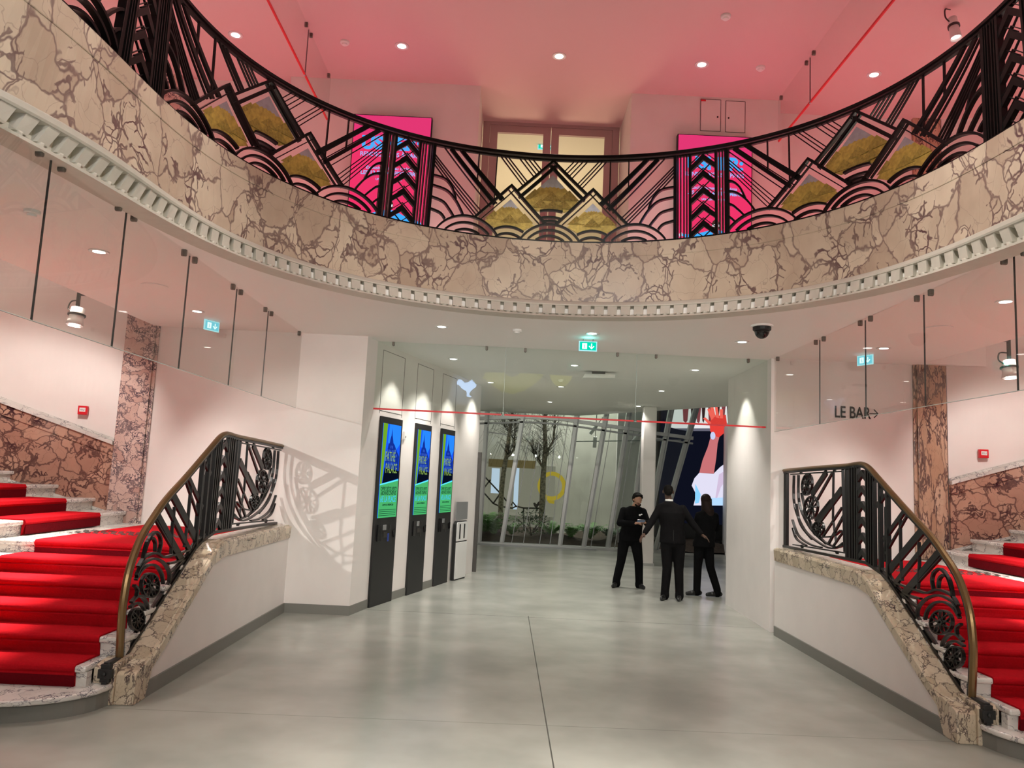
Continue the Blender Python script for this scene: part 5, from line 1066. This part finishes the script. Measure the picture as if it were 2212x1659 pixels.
JA = dict(head=(.115, -.07, 1.515), neck=(.08, -.01, 1.38), chest=(.06, 0, 1.24), pelvis=(.02, .02, .86), waist=(.04, .0, 1.02), hem=.80, sw=.24, hw=.185, ww=.185, arm=1.12, leg=1.02, hs=.98, hl=.155,
    lsh=(-.13, 0, 1.335), lel=(-.185, -.10, 1.10), lwr=(.045, -.265, 1.115), lhd=((.75, -.35, .18), (.3, .1, -.95), 1, .8), rsh=(.25, 0, 1.335), rel=(.30, -.10, 1.11), rwr=(.225, -.275, 1.135), rhd=((-.75, -.3, .15), (-.3, .1, -.95), -1, .9),
    lhp=(-.085, .02, .80), lkn=(-.13, -.02, .46), lan=(-.20, .0, .085), lft=(-.55, -1, 0), rhp=(.12, .02, .80), rkn=(.175, -.02, .45), ran=(.195, .0, .085), rft=(.35, -1, 0))
gA = figure('person', 'bearded person in black jumper looking down at a phone', float(pA[0]), float(pA[1])+.05, JA, 'skinl', ('cloth', 'cloth'), RA, hairA, {})
g = empty('phone', (float(pA[0])+.135, float(pA[1])-.31, 1.165), label='dark mobile phone held by the bearded person', cat='phone'); g.rotation_euler = (.95, 0, .1); MB().box((-.072, -.005, -.036), (.072, .005, .036)).build('case', M_['blackg'], g, bevel=.004); MB().box((-.066, -.0062, -.032), (.066, -.005, .032)).build('display', em((.25, .3, .38), .25), g)
c_ = MB(); c_.ball((0, 0, 0), (.02, .006, .016), 10, 6); c_.ball((.03, 0, .012), (.014, .006, .012), 10, 6); o = c_.build('badge', M_['white'], gA, smooth=True); o.location = (.15, -.155, 1.255)
MB().box((-.205, -.03, .76), (-.175, .03, .93)).build('belt_radio', M_['black'], gA, bevel=.005); MB().tube([(-.20, 0, .92), (-.20, 0, 1.03)], .005, 6).build('radio_aerial', M_['black'], gA)
# tall man from behind, arms held out
pB = onz(1452, 1297, 0); RB = Rz(math.pi-.15)
def hairB(g, hc, R):
    W = lambda x, y, z: tuple(Vector(hc)+R@Vector((x, y, z))); h = MB(); h.ball(W(0, .018, .036), (.080, .090, .082)); h.ball(W(0, .045, .01), (.070, .062, .070)); fuse(h, 'hair', 'hair', g, .007, 2); face_parts(g, hc, R, None)
    q = MB(); q.lathe([(.060, -.02), (.066, -.02), (.062, .010), (.058, .010)], (-.085, .0, 1.560), 20); q.build('shirt_collar', M_['white'], g, smooth=True)
    MB().prism([(-.010, .93), (-.006, 1.10), (-.002, 1.10), (-.004, .93)], -.165, -.155, lambda u, v, n: (u-.03, n, v)).build('back_vent', M_['black'], g)
JB = dict(head=(-.095, .03, 1.685), neck=(-.085, .0, 1.52), chest=(-.045, 0, 1.36), pelvis=(-.01, .02, .95), waist=(-.025, .0, 1.13), hem=.885, sw=.255, hw=.185, ww=.185, arm=1.08, leg=1.0, hs=1.02, hl=.18,
    lsh=(-.245, 0, 1.455), lel=(-.36, -.02, 1.20), lwr=(-.475, -.07, 1.02), lhd=((-.62, -.35, -.75), (.75, .1, -.5), 1, .35), rsh=(.155, 0, 1.455), rel=(.285, -.02, 1.21), rwr=(.425, -.07, 1.045), rhd=((.85, -.35, -.55), (-.6, .1, -.8), -1, .35),
    lhp=(-.10, .02, .86), lkn=(-.085, .03, .48), lan=(-.105, .06, .09), lft=(-.25, -1, 0), rhp=(.095, .02, .86), rkn=(.10, .03, .48), ran=(.125, .06, .09), rft=(.2, -1, 0))
JB['lft'] = (-.5, -.9, 0); JB['rft'] = (-.3, -1, 0)
figure('person', 'tall person in black suit seen from behind, arms held out', float(pB[0]), float(pB[1]), JB, 'skind', ('cloth2', 'cloth2'), RB, hairB, dict(jacket=1))
# woman with long hair, from behind
pC = onz(1523, 1288, 0); RC_ = Rz(math.pi-.5)
def hairC(g, hc, R):
    W = lambda x, y, z: tuple(Vector(hc)+R@Vector((x, y, z))); h = MB(); h.ball(W(0, .022, .038), (.086, .096, .088)); h.capsule(W(0, .05, .02), .078, (hc[0]+.03, hc[1]-.07, hc[2]-.15), .080, 14, (1, .7)); h.capsule((hc[0]+.03, hc[1]-.07, hc[2]-.15), .080, (hc[0]+.055, hc[1]-.10, hc[2]-.36), .055, 14, (1.1, .55)); h.capsule(W(-.07, -.02, .03), .022, (hc[0]+.07, hc[1]-.02, hc[2]-.2), .03); h.capsule(W(.07, -.02, .03), .022, (hc[0]-.06, hc[1]-.03, hc[2]-.16), .025); fuse(h, 'long_hair', 'hairb', g, .008, 3); face_parts(g, hc, R, None, hs=.95)
JC = dict(head=(.0, .03, 1.555), neck=(.01, .0, 1.42), chest=(.02, 0, 1.26), pelvis=(-.03, .02, .90), waist=(.0, .0, 1.07), hem=.80, sw=.205, hw=.165, ww=.150, arm=.92, leg=.92, hs=.93, hl=.16,
    lsh=(-.15, 0, 1.345), lel=(-.17, .08, 1.10), lwr=(-.10, .26, 1.12), lhd=((.3, .9, .1), (.8, 0, -.4), 1, .6), rsh=(.165, 0, 1.345), rel=(.20, .08, 1.10), rwr=(.12, .24, 1.12), rhd=((-.3, .9, .1), (-.8, 0, -.4), -1, .6),
    lhp=(-.10, .02, .83), lkn=(-.12, .04, .47), lan=(-.125, .05, .085), lft=(-1, -.2, 0), rhp=(.04, .02, .83), rkn=(.08, .0, .47), ran=(.20, .0, .085), rft=(-1, -.15, 0))
figure('person', 'long-haired person in black jacket and trousers standing by the hall wall', float(pC[0]), float(pC[1]), JC, 'skinw', ('cloth', 'cloth'), RC_, hairC, dict(jacket=1))
